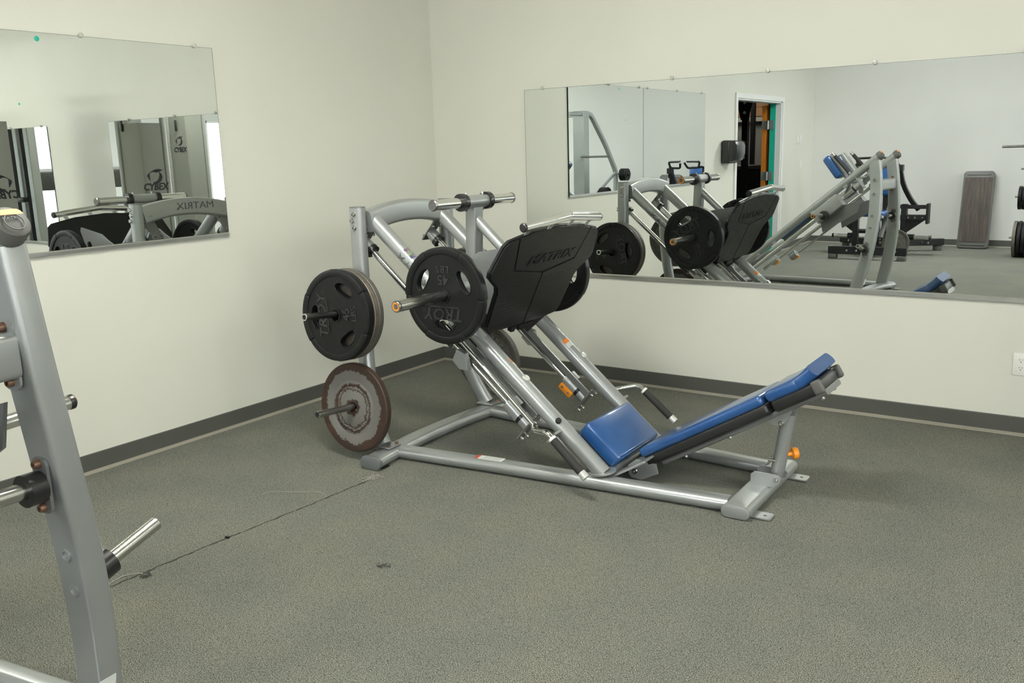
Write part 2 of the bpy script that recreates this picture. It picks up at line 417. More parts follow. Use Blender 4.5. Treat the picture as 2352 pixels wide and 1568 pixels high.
# ------------------------------------------------------------------ mirrors on the walls
def mirror(name, label, a, b, axis):
    """pane standing off the wall: axis 'x' lies in the wall x=0, axis 'y' in the wall y=0"""
    t = thing(name, label, 'mirror', a, 0, 'frameless wall mirrors')
    return t
def pane_x(parent, y0, y1, z0, z1, spots=()):
    MB().bb((.001, y0, z0), (.0115, y1, z1)).obj('glass_edge', 'mirror_edge', parent, 0)
    MB().add([(.0119, y0+.0022, z0+.001), (.0119, y1-.0022, z0+.001), (.0119, y1-.0022, z1-.0012), (.0119, y0+.0022, z1-.0012)], [(0, 1, 2, 3)]).obj('silvered_face', 'mirror', parent, 0)
def pane_y(parent, x0, x1, z0, z1):
    MB().bb((x0, -.0075, z0), (x1, -.002, z1)).obj('glass_edge', 'mirror_edge', parent, 0)
    MB().add([(x0+.0022, -.0081, z0+.001), (x1-.0022, -.0081, z0+.001), (x1-.0022, -.0081, z1-.0014), (x0+.0022, -.0081, z1-.0014)], [(0, 1, 2, 3)]).obj('silvered_face', 'mirror', parent, 0)
def clip(parent, p, n):
    p, n = V(p), V(n); MB().lathe(p, n, [(0, 0), (.012, 0), (.012, .006), (.009, .0115), (.005, .012), (.004, .009), (0, .009)], 14).obj('mirror_clip', 'clip_plastic', parent)
LZ0, LZ1 = 1.0726, 2.0522
for nm, lab, y0, y1, ys in (('wall_mirror', 'frameless mirror nearest the corner on the wall beside the hack squat', -3.261, -1.824, (-1.934, -2.548, -3.169)), ('wall_mirror', 'frameless mirror between the corner-side mirror and the doorway', -4.8175, -3.264, (-3.355, -4.048, -4.701))):
    t = thing(nm, lab, 'mirror', (0, 0, 0), 0, 'frameless wall mirrors'); pane_x(t, y0, y1, LZ0+.003, LZ1)
    for y in ys: clip(t, (.0122, y, LZ1+.004), (1, 0, 0))
    c = MB().sweep([(.0, y0, LZ0), (.0, y1, LZ0)], [(.001, 0), (.0175, 0), (.0175, .013), (.0130, .0185), (.0121, .0185), (.0121, .004), (.001, .004)]); c.obj('channel', 'channel', t, 0)
    if y1 > -2:
        MB().lathe((.0121, -2.757, 2.0245), (1, 0, 0), [(0, .0012), (.009, .001), (.0115, 0)], 16).obj('paint_spot', 'teal_paint', t)
        MB().lathe((.0121, -2.873, 1.742), (1, 0, 0), [(0, .001), (.005, 0)], 10).obj('paint_spot', 'teal_paint', t)
RZ0, RZ1 = .6757, 1.8626
for lab, x0, x1, xs in (('long frameless mirror on the wall behind the leg press', .7663, 3.934, (.908, 1.799, 2.365, 2.922, 3.6)), ('frameless mirror further along the wall beyond the gap', 5.004, 7.9, (5.1, 5.7, 6.3, 6.9, 7.5))):
    t = thing('wall_mirror', lab, 'mirror', (0, 0, 0), 0, 'frameless wall mirrors'); pane_y(t, x0, x1, RZ0+.004, RZ1)
    for x in xs: clip(t, (x, -.0085, RZ1+.005), (0, -1, 0))
    c = MB().sweep([(x0, 0, RZ0), (x1, 0, RZ0)], [(.001, 0), (.0165, 0), (.0165, .0035), (.0150, .005), (.0150, .0195), (.0095, .026), (.0084, .026), (.0084, .005), (.001, .005)]); c.obj('channel', 'channel', t, 0)
# power outlet
t = thing('power_outlet', 'white duplex power outlet low on the wall under the long mirror', 'outlet', (3.6532, 0, .3097))
pl = MB().rbox((.036, -.003, .057), (.072, .006, .114), .0025, 2).obj('cover_plate', 'white_plastic', t)
for z in (.077, .037):
    r = MB().prism([(math.copysign(min(abs(.0172*math.cos(a)), .0172), math.cos(a)), max(-.0125, min(.0125, .0172*math.sin(a)))) for a in ang(28)], (.036, -.0058, z), (1, 0, 0), (0, 0, 1), .0012).obj('receptacle', 'white_plastic', t)
    s = MB(); s.bb((.0285, -.0074, z-.001), (.0305, -.007, z+.008)); s.bb((.0415, -.0074, z), (.0435, -.007, z+.007)); s.lathe((.036, -.007, z-.0075), (0, -1, 0), [(0, .0004), (.0026, .0004), (.0026, 0)], 10)
    s.obj('slots', 'black_void', r, 0)
bolt(t, (.036, -.006, .057), (0, -1, 0), .0035, 'white_plastic', 'screw', .002)
# light switches by the door
for k, (y, z, lab) in enumerate(((-8.25, 1.538, 'upper white switch plate nearer the doorway'), (-8.395, 1.538, 'upper white switch plate nearer the room corner'), (-8.407, 1.177, 'lower white switch plate under the pair of switches'))):
    t = thing('light_switch', lab, 'switch', (0, y, z), 0, 'white wall switches')
    MB().rbox((.004, 0, 0), (.008, .078, .12), .003, 2).obj('cover_plate', 'white_plastic', t); MB().rbox((.0095, 0, 0), (.006, .034, .066), .002, 2).obj('rocker', 'white_trim', t)
# paper towel dispenser
t = thing('towel_dispenser', 'black paper towel dispenser on the wall beside the doorway', 'dispenser', (0, -5.47, 1.27))
MB().rbox((.055, 0, .135), (.11, .30, .27), .03, 3).obj('back_shell', 'plastic_black', t)
MB().sweep([(.10, -.14, .135), (.10, .14, .135)], [(.0, -.12), (.07, -.10), (.10, -.02), (.10, .07), (.07, .125), (0, .13)], (0, 0, 1)).obj('front_cover', 'plastic_black', t, bevel=.012)
MB().rbox((.11, -.152, .15), (.15, .006, .2), .002, 1).obj('smoked_side_window', 'plastic_grey', t)
# doorway and the room beyond it
t = struct(MB().bb((-.15, D0-.001, 0), (-.001, D0+.02, DH)).bb((-.15, D1-.02, 0), (-.001, D1+.001, DH)).bb((-.15, D0, DH-.02), (-.001, D1, DH+.001)).obj('door_1', 'white_trim', smooth=0), 'white framed doorway into the next training room')
c = MB()
for a, b in (((0, D1, 0), (.018, D1+.06, DH+.06)), ((0, D0-.06, 0), (.018, D0, DH+.06)), ((0, D0, DH), (.018, D1, DH+.06))): c.bb(a, b)
c.obj('casing', 'white_trim', t, 0, bevel=.004)
MB().bb((-.152, D0+.0195, 0), (-.075, D0+.024, DH-.02)).obj('jamb_return', 'teal_paint', t, 0)
MB().bb((-.262, D0-.87, .01), (-.200, D0+.02, DH-.04)).obj('door_leaf', 'orange_paint', t, 0)
for z in (1.74, 1.05, .25):
    h = MB().bb((-.262, D0+.02, z-.06), (-.205, D0+.0235, z+.06)).bb((-.148, D0+.024, z-.06), (-.10, D0+.0275, z+.06)); h.cyl((-.178, D0+.03, z-.06), (-.178, D0+.03, z+.06), .012, n=10); h.bb((-.205, D0+.02, z-.055), (-.15, D0+.024, z+.055)); h.obj('hinge', 'silver', t, 0)
YE = -12.7
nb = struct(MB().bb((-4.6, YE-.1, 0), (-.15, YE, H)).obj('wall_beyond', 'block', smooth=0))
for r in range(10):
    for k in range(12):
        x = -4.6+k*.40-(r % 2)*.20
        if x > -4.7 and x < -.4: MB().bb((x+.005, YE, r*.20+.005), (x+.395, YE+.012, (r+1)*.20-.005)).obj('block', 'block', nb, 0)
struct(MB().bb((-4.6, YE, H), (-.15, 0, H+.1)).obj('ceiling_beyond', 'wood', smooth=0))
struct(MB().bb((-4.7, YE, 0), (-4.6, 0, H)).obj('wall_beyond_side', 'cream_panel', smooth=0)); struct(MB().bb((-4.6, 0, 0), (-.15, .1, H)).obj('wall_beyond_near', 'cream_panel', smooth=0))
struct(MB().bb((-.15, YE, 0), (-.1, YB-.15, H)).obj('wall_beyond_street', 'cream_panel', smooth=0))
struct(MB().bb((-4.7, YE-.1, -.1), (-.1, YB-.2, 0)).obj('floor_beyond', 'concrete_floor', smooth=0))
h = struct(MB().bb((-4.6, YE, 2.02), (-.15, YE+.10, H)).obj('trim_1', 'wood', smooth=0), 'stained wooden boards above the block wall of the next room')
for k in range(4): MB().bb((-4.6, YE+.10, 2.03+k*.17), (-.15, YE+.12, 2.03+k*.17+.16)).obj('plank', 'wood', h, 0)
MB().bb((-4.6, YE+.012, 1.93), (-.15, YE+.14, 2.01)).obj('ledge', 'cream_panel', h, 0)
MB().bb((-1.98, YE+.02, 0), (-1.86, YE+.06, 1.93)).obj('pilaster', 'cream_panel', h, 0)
t = thing('power_rack', 'black steel power rack standing in the next room', 'rack', (-1.0, -8.86, 0))
for x, y, w in ((0, 0, .09), (-1.1, 0, .09)):
    u = MB().box((x, y, 1.22), (w, w, 2.44)).obj('upright', 'black_frame', t, 0, bevel=.004)
    for z in (1.97, 2.12): bolt(u, (x, y+w/2+.012, z), (0, 1, 0), .024, 'silver_bright', 'bolt', .012)
MB().prism([(-.06, -.22), (.06, -.22), (.15, .16), (-.15, .16)], (0, .056, 2.08), (1, 0, 0), (0, 0, 1), .012).obj('gusset', 'black_frame', t, 0)
MB().box((-.55, 0, 2.48), (1.19, .08, .08)).obj('crossbeam', 'black_frame', t, 0)
t = thing('wall_rig', 'slim black training rig posts near the far end of the next room', 'rack', (-1.0, -10.2, 0))
for x, y, w in ((0, 0, .05), (-.97, -1.7, .08)): MB().box((x, y, 1.22), (w, w, 2.44)).obj('post', 'black_frame', t, 0, bevel=.004)
MB().box((-.485, -.85, 2.42), (.06, 1.96, .06), M.Rotation(-.518, 3, 'Z')).obj('top_rail', 'black_frame', t, 0)
MB().prism([(-.08, -.16), (.08, -.16), (.12, .3), (-.12, .3)], (-.0, .03, 2.12), (1, 0, 0), (0, 0, 1), .03).obj('gusset', 'black_frame', t, 0)
t = thing('storage_chest', 'dark equipment chest standing behind the power rack in the next room', 'chest', (-1.2, -9.5, 0))
MB().rbox((0, 0, .55), (.95, .72, 1.1), .05, 2).obj('body', 'plastic_black', t); MB().rbox((0, 0, 1.13), (1.0, .78, .06), .02, 2).obj('lid', 'plastic_grey', t)
lamp = thing('shop_light', 'strip light hanging from the wooden ceiling of the next room', 'ceiling light', (-2.6, -11.4, H-.1))
MB().bb((-.1, -.6, 0), (.1, .6, .1)).obj('housing', 'white_trim', lamp, 0); MB().bb((-.08, -.58, -.006), (.08, .58, -.001)).obj('tube_lens', 'emit_lamp', lamp, 0)

# ------------------------------------------------------------------ leg press (local frame: a along the machine, b across, h up)
PX = (1.2, -1.418); PTH = .0103
PC, PS_ = math.cos(PTH), math.sin(PTH)
def lw(a, b, h): return V((PX[0]+a*PC-b*PS_, PX[1]+a*PS_+b*PC, h))
lp = thing('leg_press', 'silver 45-degree plate-loaded leg press with blue pads in the room corner', 'leg press', (*PX, 0), PTH)
RU, RN = V((.7593, 0, -.6507)), V((.6507, 0, .7593))
def rf(t, off, b): return V((0, b, .954))+RU*t+RN*off
# base
def base_bar(name, pts, w, h, m='silver', parent=lp): return MB().sweep(pts, oval(w, h), (0, 0, 1)).obj(name, m, parent)
rear = [(-.035+.0-.055*(1-(b/.60)**2), b, .031) for b in [-.60+1.2*k/16 for k in range(17)]]
base_bar('rear_foot', rear, .112, .056)
for s in (-1, 1):
    MB().sweep([(-.035, s*.60, .034), (-.0335, s*.624, .034)], oval(.120, .066)).obj('end_cap', 'shoe_plastic', lp, bevel=.003)
    MB().rbox((-.035, s*.56, .004), (.10, .05, .008), .002, 1).obj('floor_pad', 'rubber', lp)
base_bar('front_foot', [(1.667, -.318, .03), (1.667, .318, .03)], .122, .054)
for s in (-1, 1):
    MB().sweep([(1.667, s*.318, .03), (1.667, s*.328, .03)], oval(.120, .052)).obj('end_cap', 'silver', lp, bevel=.003)
    tb = MB().prism(rrect(.095, .068, .012), (1.748, s*.25, .004), (1, 0, 0), (0, 1, 0), .006, holes=[circ(.008, 12, (.018, 0))]).obj('anchor_tab', 'silver', lp)
    # base rails run inward from rear to front
    base_bar('base_rail', [(-.02, s*.402, .032), (.6, s*.335, .032), (1.615, s*.247, .032)], .088, .058)
# sticker on the near base rail
st = MB().box((.475, -.345, .0616), (.145, .047, .0012), M.Rotation(.107, 3, 'Z')).obj('warning_label', 'white_sticker', lp, 0)
MB().box((.412, -.352, .0620), (.018, .047, .0014), M.Rotation(.107, 3, 'Z')).obj('label_stripe', 'red_sticker', st, 0)
for k in range(5): MB().box((.49, -.3375-.004+.0-.0085*(k-2)*1.0, .0623), (.09, .0012, .0006), M.Rotation(.107, 3, 'Z')).obj('label_print', 'letter_grey', st, 0)
# columns
for s in (-1, 1):
    pts = [(-.27, s*.35, 1.228), (-.27, s*.35, 1.0), (-.268, s*.352, .75), (-.25, s*.374, .52), (-.215, s*.403, .32), (-.150, s*.433, .15), (-.10, s*.446, .066)]
    pts = fillet(pts, .12, 5)
    col = MB().sweep(pts, rrect(.082, .070, .033, 5), (0, 1, 0)).obj('column', 'silver', lp)
    MB().sweep([(-.27, s*.35, 1.228), (-.27, s*.35, 1.234)], rrect(.080, .068, .032, 5), (0, 1, 0)).obj('column_cap', 'silver_dark', col)
    MB().rbox((-.085, s*.440, .066), (.11, .094, .009), .004, 2).obj('foot_plate', 'silver', lp)
    for da, db in ((.04, -.03), (.042, .03), (-.04, .032)): bolt(lp, (-.085+da, s*(.440+db), .070), (0, 0, 1), .009, 'rust_bolt', 'bolt', .009)
    for a, h in ((-.263, 1.198), (-.275, 1.166), (-.263, 1.132)): bolt(lp, (a, s*.3835, h), (0, s, 0), .0125, h=.013)
    # storage pegs
    for (e, r, m) in (((-.242, s*.774, .755), .0162, 'worn_steel'), ((-.206, s*.774, .292), .0162, 'worn_steel')):
        d = V((0, -s*1, -.085)).normalized(); q = V(e)+d*.385
        pg = MB().cyl(q, V(e)-d*0, r, n=18).obj('storage_peg', m, lp); MB().ring(V(e)+d*.003, V(e)-d*.0012, .0172, .0122, 18).obj('peg_rim', 'chrome', pg)
        MB().lathe(V(e)-d*.0002, -d, [(0, .0), (.0124, .0)], 14).obj('peg_bore', 'black_void', pg)
# arch
arc = [(-.252, b, 1.198-.040*(b/.31)**2) for b in [-.31+.62*k/16 for k in range(17)]]
ar = MB().sweep(arc, rrect(.075, .108, .018, 4), (0, 0, 1)).obj('arch_crossmember', 'silver', lp)
text('lettering', 'MATRIX', .062, 'letter_grey', ar, (-.2905, .06, 1.198), (0, -1, 0), (0, 0, 1), .0006, .0, 1.25)
# rails, guide rods, bumpers
def rail_patch(t0, t1, B, a0, a1, name, m, parent, r=.0386):
    """label wrapped round a rail; angle 0 is the top of the rail, positive towards +b"""
    g = MB(); n = 8; vs = []
    for k in range(n+1):
        a = a0+(a1-a0)*k/n; d = RN*math.cos(a)*r+V((0, math.sin(a)*r, 0)); vs += [rf(t0, 0, B)+d, rf(t1, 0, B)+d]
    return g.add(vs, [(2*k, 2*k+1, 2*k+3, 2*k+2) for k in range(n)]).obj(name, m, parent, 60)
for s in (-1, 1):
    B = s*.267
    rl = MB().cyl(rf(-.352, 0, B), rf(1.372, 0, B), .038, n=36).obj('incline_rail', 'silver', lp)
    w = MB().tube([rf(-.346, 0, B)+V((0, .0375*math.cos(a), 0))+RN*.0375*math.sin(a) for a in ang(24)]+[rf(-.346, 0, B)+V((0, .0375, 0))], .005, 6, caps=False).obj('weld_bead', 'silver', rl)
    lt = text('lettering', 'MATRIX', .046, 'letter_grey', rl, (0, 0, 0), (1, 0, 0), (0, 1, 0), .0002, .0, 1.45, bold=.0006)
    for v in lt.data.vertices:
        an = s*(1.72-v.co.y/.0385); rr_ = .0386+.0004*(v.co.z > 0); v.co = rf(.04-s*v.co.x, 0, B)+RN*math.cos(an)*rr_+V((0, math.sin(an)*rr_, 0))
    # rail foot flange
    MB().prism([(x*1.0, y) for x, y in circ(.062, 24)], rf(1.365, -.0, B), V((.86, 0, .16)).normalized(), (0, 1, 0), .008).obj('rail_flange', 'silver', lp)
    for tt, nm, m, r in ((.812, 'rail_plug', 'silver_bright', .019),):
        q = rf(tt, .034, B); MB().lathe(q, RN, [(0, 0), (r, 0), (r, .008), (r*.85, .011), (r*.5, .012), (0, .012)], 20).obj(nm, m, rl)
    q = rf(1.065, .026, B-.026)
    if s < 0: MB().lathe(q, (RN*.8+V((0, -.6, 0))), [(0, 0), (.014, 0), (.014, .011), (.011, .015), (0, .016)], 18).obj('rubber_stop', 'rubber_ring', rl)
    for t0, t1, mm in ((.688, .712, 'orange_sticker'), (.712, .738, 'white_sticker')): rail_patch(t0, t1, B, -s*.95, -s*.05, 'warning_sticker', mm, rl)
    RO = -.130
    MB().cyl(rf(-.27, RO, B), rf(.965, RO, B), .0175, n=24).obj('guide_rod', 'chrome', lp)
    tp = MB(); tp.box(rf(-.305, -.105, B), (.010, .07, .155), M((RU, V((0, 1, 0)), RN)).transposed()); tp.obj('bumper_plate', 'silver_dark', lp, 0, bevel=.003)
    MB().cyl(rf(-.30, RO, B), rf(-.248, RO, B), .032, n=28).obj('bumper_cup', 'silver', lp)
    MB().ring(rf(-.248, RO, B), rf(-.226, RO, B), .036, .0185, 28).obj('bumper_ring', 'rubber_ring', lp)
    for dy, do in ((-.022, -.055), (.022, -.055), (-.022, -.165), (.022, -.165)): bolt(lp, rf(-.31, do, B+dy), -RU, .008, h=.014)
    for dy, do in ((-.025, -.075), (.025, -.075)): bolt(lp, rf(-.30, do, B+dy), RU, .008, h=.012)
    # lower stop
    lpz = MB(); lpz.box(rf(.972, -.125, B), (.010, .07, .165), M((RU, V((0, 1, 0)), RN)).transposed()); lpz.obj('bumper_plate', 'silver_dark', lp, 0, bevel=.003)
    MB().cyl(rf(.925, RO, B), rf(.967, RO, B), .033, n=28).obj('bumper_cup', 'silver', lp)
    MB().ring(rf(.908, RO, B), rf(.925, RO, B), .030, .018, 28).obj('bumper_ring', 'rubber_ring', lp)
    MB().ring(rf(.820, RO, B), rf(.908, RO, B), .037, .018, 28).obj('bearing_housing', 'silver', lp)
    for dy, do in ((-.022, -.075), (.022, -.075), (-.022, -.19), (.022, -.19)): bolt(lp, rf(.978, do, B+dy), RU, .008, h=.016)
    ob = MB().rbox(rf(.868, RO-.030, B-.034), (.085, .020, .034), .006, 2, M((RU, V((0, 1, 0)), RN)).transposed()).obj('orange_block', 'orange', lp) if s > 0 else None
    if ob:
        for tt in (.845, .89): bolt(ob, rf(tt, RO-.026, B-.044), (0, -1, 0), .006, 'worn_steel', h=.003)
    MB().box(rf(.85, RO+.045, B), (.05, .02, .03), M((RU, V((0, 1, 0)), RN)).transposed()).obj('housing_lug', 'silver', lp, 0, bevel=.003)
    # stop lever rod and handle
    hb = s*.36
    MB().tube([rf(.36, -.052, s*.325), rf(1.02, -.052, s*.345)], .012, 14).obj('lever_rod', 'chrome', lp)
    hp = [rf(1.005, -.052, s*.345), rf(1.03, -.035, s*.40), (.862, s*.452, .277), (.893, s*.455, .254)]
    MB().tube(hp, .0125, 14, .03).obj('handle_stem', 'chrome', lp)
    g0, g1 = V((.893, s*.455, .254)), V((1.052, s*.463, .117)); gd = (g1-g0).normalized()
    MB().cyl(g0+gd*.006, g1-gd*.02, .0185, n=24).obj('handle_grip', 'grip_foam', lp)
    MB().cyl(g0-gd*.006, g0+gd*.006, .0185, n=24).obj('grip_collar', 'white_plastic', lp); MB().cyl(g1-gd*.02, g1+gd*.012, .0185, n=24).obj('grip_tip', 'silver_bright', lp)
    MB().box(rf(1.105, -.02, s*.31), (.012, .10, .07), M((RU, V((0, 1, 0)), RN)).transposed()).obj('handle_bracket', 'silver', lp, 0, bevel=.003)
    MB().tube([rf(1.115, -.02, s*.325), rf(1.27, -.045, s*.318)], .011, 10).obj('bracket_gusset', 'silver', lp)
    MB().box(rf(.66, -.085, s*.24), (.62, .010, .03), M((RU, V((0, 1, 0)), RN)).transposed()).obj('rail_underplate', 'silver_dark', lp, 0)
# seat and seat plate
WB, MBN = V((.8605, 0, .5094)), V((-.5094, 0, .8605))
def bf(s, m, b): return V((1.209, b, .188))+WB*s+MBN*m
RR = M((RU, V((0, 1, 0)), RN)).transposed()
sp = MB().rbox(rf(1.262, .043, 0), (.225, .415, .078), .018, 4, RR).obj('seat_pad', 'blue_vinyl', lp, 60)
MB().tube([rf(1.262+x, .076, y) for x, y in rrect(.203, .393, .02, 5)]+[rf(1.262+rrect(.203, .393, .02, 5)[0][0], .076, rrect(.203, .393, .02, 5)[0][1])], .0030, 6, caps=False).obj('piping', 'blue_vinyl', sp)
MB().box(rf(1.262, -.004, 0), (.21, .46, .012), RR).obj('seat_back_plate', 'silver_dark', lp, 0, bevel=.003)
MB().prism([(-.10, -.27), (.16, -.235), (.16, .235), (-.10, .27)], (1.09, 0, .052), WB, (0, 1, 0), .010).obj('seat_base_plate', 'silver', lp, 0, bevel=.003)
MB().cyl((1.03, -.27, .045), (1.03, .27, .045), .025, n=20).obj('lower_crossmember', 'silver', lp)
# bench
RBm = M((WB, V((0, 1, 0)), MBN)).transposed()
def pad(name, s0, s1, hw, m0, m1, mm, r, parent, taper=0.):
    return MB().rbox(bf((s0+s1)/2, (m0+m1)/2, 0), (s1-s0, 2*hw, m1-m0), r, 4, RBm).obj(name, mm, parent, 60)
bp = pad('back_pad', -.072, .565, .150, -.042, .003, 'blue_vinyl', .019, lp)
pad('pad_shell', -.066, .565, .143, -.086, -.036, 'bench_shell', .016, lp)
hp_ = pad('head_pad', .578, .735, .150, -.044, .006, 'blue_vinyl', .02, lp)
MB().sweep([bf(.722, -.018, 0), bf(.75, -.014, 0), bf(.782, -.004, 0), bf(.802, .004, 0)], [(x, y) for x, y in rrect(.30, .054, .024, 5)], MBN).obj('head_bolster', 'blue_vinyl', lp, 60)
pad('head_shell', .584, .800, .140, -.092, -.036, 'bench_shell', .016, lp)
MB().sweep([bf(-.01, -.098, 0), bf(.80, -.098, 0)], rrect(.21, .026, .011, 4), MBN).obj('bench_frame', 'silver_dark', lp)
for s in (-1, 1):
    MB().rbox(bf(.793, -.062, s*.140), (.046, .024, .058), .011, 3, RBm).obj('corner_cap', 'plastic_grey', lp)
    for ss in (.10, .33, .77): bolt(lp, bf(ss, -.11, s*.085), -MBN, .009, h=.012)
    MB().prism([(-.035, -.02), (-.02, -.038), (.03, -.04), (.11, .0), (.10, .045), (.0, .05), (-.035, .02)], (1.134, s*.128-.004, .055), (1, 0, 0), (0, 0, 1), .008).obj('pivot_bracket', 'silver', lp, 0)
    bolt(lp, (1.132, s*.132, .050), (0, s, 0), .014, 'steel', h=.014)
    MB().prism([(-.085, .0), (-.07, -.04), (-.03, -.068), (.012, -.062), (.045, -.005), (.03, .045)], (1.755, s*.044-.003, .398), (1, 0, 0), (0, 0, 1), .006).obj('post_bracket', 'silver', lp, 0)
    bolt(lp, (1.757, s*.048, .342), (0, s, 0), .012, 'steel', h=.012)
    MB().prism([(-.085, 0), (-.085, .045), (-.07, .058), (.03, .058), (.045, .045), (.04, .022), (.0, 0)], (1.72, s*.044-.003, .056), (1, 0, 0), (0, 0, 1), .006).obj('foot_bracket', 'silver', lp, 0)
    bolt(lp, (1.742, s*.048, .09), (0, s, 0), .011, 'steel', h=.01)
MB().cyl((1.7335, 0, .112), (1.775, 0, .375), .029, n=28).obj('post_sleeve', 'silver', lp); MB().cyl((1.728, 0, .072), (1.7345, 0, .116), .024, n=24).obj('post_inner', 'silver', lp)
kn = MB().lathe((1.745, -.012, .188), (.8, .6, .12), [(0, .024), (.008, .024), (.010, .05), (.024, .055), (.026, .07), (.020, .078), (0, .08)], 20).obj('adjuster_knob', 'orange', lp)
MB().cyl((1.735, -.02, .165), (1.70, -.026, .168), .008, n=10).obj('adjuster_pin', 'steel', lp)
# ---- sled
FU = V((.4254, 0, .9050)); FO = V((.453, 0, .646)); FN = V((.9050, 0, -.4254))     # footplate: up along FU, faces FN
def fp(b, v, n=0.): return FO+V((0, b, 0))+FU*v+FN*n
half = [(0, 0), (.18, 0), (.30, .012), (.325, .04), (.347, .225), (.365, .255), (.455, .315), (.462, .345), (.425, .468), (.395, .492), (.22, .524), (0, .538)]
outl = half+[(-x, y) for x, y in half[-2:0:-1]]
back = MB().prism(outl, fp(0, 0, -.022), (0, 1, 0), FU, .016).obj('foot_plate', 'rubber', lp, 0, bevel=.004)
top = [(-.318, .500), (-.268, .338), (0, .296), (.268, .338), (.318, .500), (.2, .520), (0, .532), (-.2, .520)]
lo = [(.004, .004), (.18, .006), (.296, .017), (.320, .043), (.341, .228), (.361, .259), (.449, .319), (.456, .345), (.420, .464), (.392, .486), (.326, .499), (.275, .332), (.004, .288)]
for pl_, nm in ((top, 'tread_panel'), (lo, 'tread_panel'), ([(-x, y) for x, y in lo][::-1], 'tread_panel')):
    p = MB().prism(pl_, (0, 0, 0), (1, 0, 0), (0, 1, 0), .007).obj(nm, 'foot_tread', lp, 0, bevel=.0018)
    p.matrix_local = M.Translation(fp(0, 0, -.006))@M((V((0, 1, 0)), FU, FN)).transposed().to_4x4()
for k in range(16):
    if k*.019+.03 < .285:
        v = .03+k*.018
        for s in (-1, 1): MB().box(fp(s*.155, v, .0010), (.0014, .28, .0014), M((FN, V((0, 1, 0)), FU)).transposed()).obj('tread_ridge', 'foot_tread', lp, 0)
text('lettering', 'MATRIX', .064, 'black_void', lp, fp(.02, .372, .001), (0, 1, 0), FU, .0035, .28, 1.75, bold=.0010)
MB().prism([(-.09, -.028), (-.06, -.03), (-.05, 0), (-.1, 0)], fp(0, 0, -.02), (0, 1, 0), FU, .022).obj('plate_tab', 'rubber', lp, 0)
MB().prism([(-.03, 0), (-.02, -.03), (.085, -.03), (.10, 0)], fp(0, 0, -.02), (0, 1, 0), FU, .022).obj('plate_tab', 'rubber', lp, 0)
# push handle bar above the plate
MB().tube([(.698, -.341, 1.150), (.726, 0, 1.178), (.698, .341, 1.150)], .0205, 20, .02).obj('top_handle', 'chrome', lp)
for s in (-1, 1):
    d = V((-.028, s*.341, -.028)).normalized(); MB().lathe(V((.698, s*.341, 1.150)), d, [(0, .008), (.016, .008), (.0208, .004), (.0208, -.003), (0, -.003)], 20).obj('handle_plug', 'plastic_black', lp)
    for bb in (.27, .09): MB().sweep([(.700, s*bb, 1.14+.02*(1-bb/.34)), (.675, s*bb, 1.128), (.642, s*bb, 1.09), (.640, s*bb, 1.06)], rrect(.03, .006, .002, 2), (1, 0, 0)).obj('handle_strap', 'silver', lp)
    # side cheek plates tying footplate to the cross tube
    ck = MB().prism([(.10, .90), (.30, .985), (.36, 1.02), (.60, 1.06), (.615, 1.03), (.575, .93), (.49, .76), (.42, .70), (.34, .78), (.20, .83)], (0, s*.215+.004, 0), (1, 0, 0), (0, 0, 1), .008, holes=[circ(.03, 16, (.52, .94))]).obj('cheek_plate', 'silver', lp, 0)
    # weight peg
    pe = V((.346, s*.803, .850)); d = V((0, s, 0))
    MB().cyl((.346, s*.22, .850), (.346, s*.40, .850), .040, n=28).obj('peg_root', 'silver', lp)
    MB().ring((.346, s*.40, .850), (.346, s*.424, .850), .054, .0246, 28).obj('peg_bumper', 'rubber_ring', lp)
    MB().cyl((.346, s*.40, .850), pe-d*.012, .0245, n=28).obj('weight_peg', 'steel', lp)
    MB().lathe(pe-d*.012, d, [(.0245, 0), (.0255, .002), (.0255, .010), (.023, .013), (.0185, .013)], 24).obj('peg_end', 'worn_steel', lp)
    MB().ring(pe-d*.003, pe+d*.001, .0185, .0125, 24).obj('peg_marker', 'orange', lp); MB().lathe(pe-d*.003, d, [(0, .003), (.0125, .003), (.0125, 0)], 20).obj('peg_plug', 'plastic_grey', lp)
    # carriage with linear bearings on the guide rod
    MB().ring(rf(.30, -.130, s*.267), rf(.42, -.130, s*.267), .034, .018, 24).obj('slide_bearing', 'plastic_black', lp)
    MB().prism([(.235, .64), (.30, .735), (.46, .73), (.455, .66), (.33, .555)], (0, s*.232+.004, 0), (1, 0, 0), (0, 0, 1), .008).obj('carriage_plate', 'plastic_black', lp, 0)
    MB().prism([(.49, -.16), (.475, -.10), (.52, -.085), (.585, -.135), (.545, -.165)], V((0, s*.30, .954)), RU, RN, .035).obj('latch_bracket', 'silver', lp, 0, bevel=.002)
MB().cyl((.346, -.232, .854), (.346, .232, .854), .042, n=32).obj('cross_tube', 'silver', lp)
MB().sweep([(.17, 0, .86), (.186, 0, 1.215)], rrect(.062, .07, .008, 3), (0, 1, 0)).obj('sled_post', 'silver', lp)
MB().cyl((.195, 0, 1.155), (.515, 0, .866), .026, n=24).obj('sled_brace', 'silver', lp)
MB().sweep([(.13, 0, .91), (.34, 0, .875)], rrect(.12, .05, .01, 3), (0, 0, 1)).obj('sled_gusset', 'silver', lp)
MB().cyl((.188, -.326, 1.241), (.188, .326, 1.241), .0255, n=32).obj('cross_handle', 'chrome', lp)
MB().cyl((.188, -.088, 1.241), (.188, .088, 1.241), .032, n=32).obj('handle_sleeve', 'silver', lp)
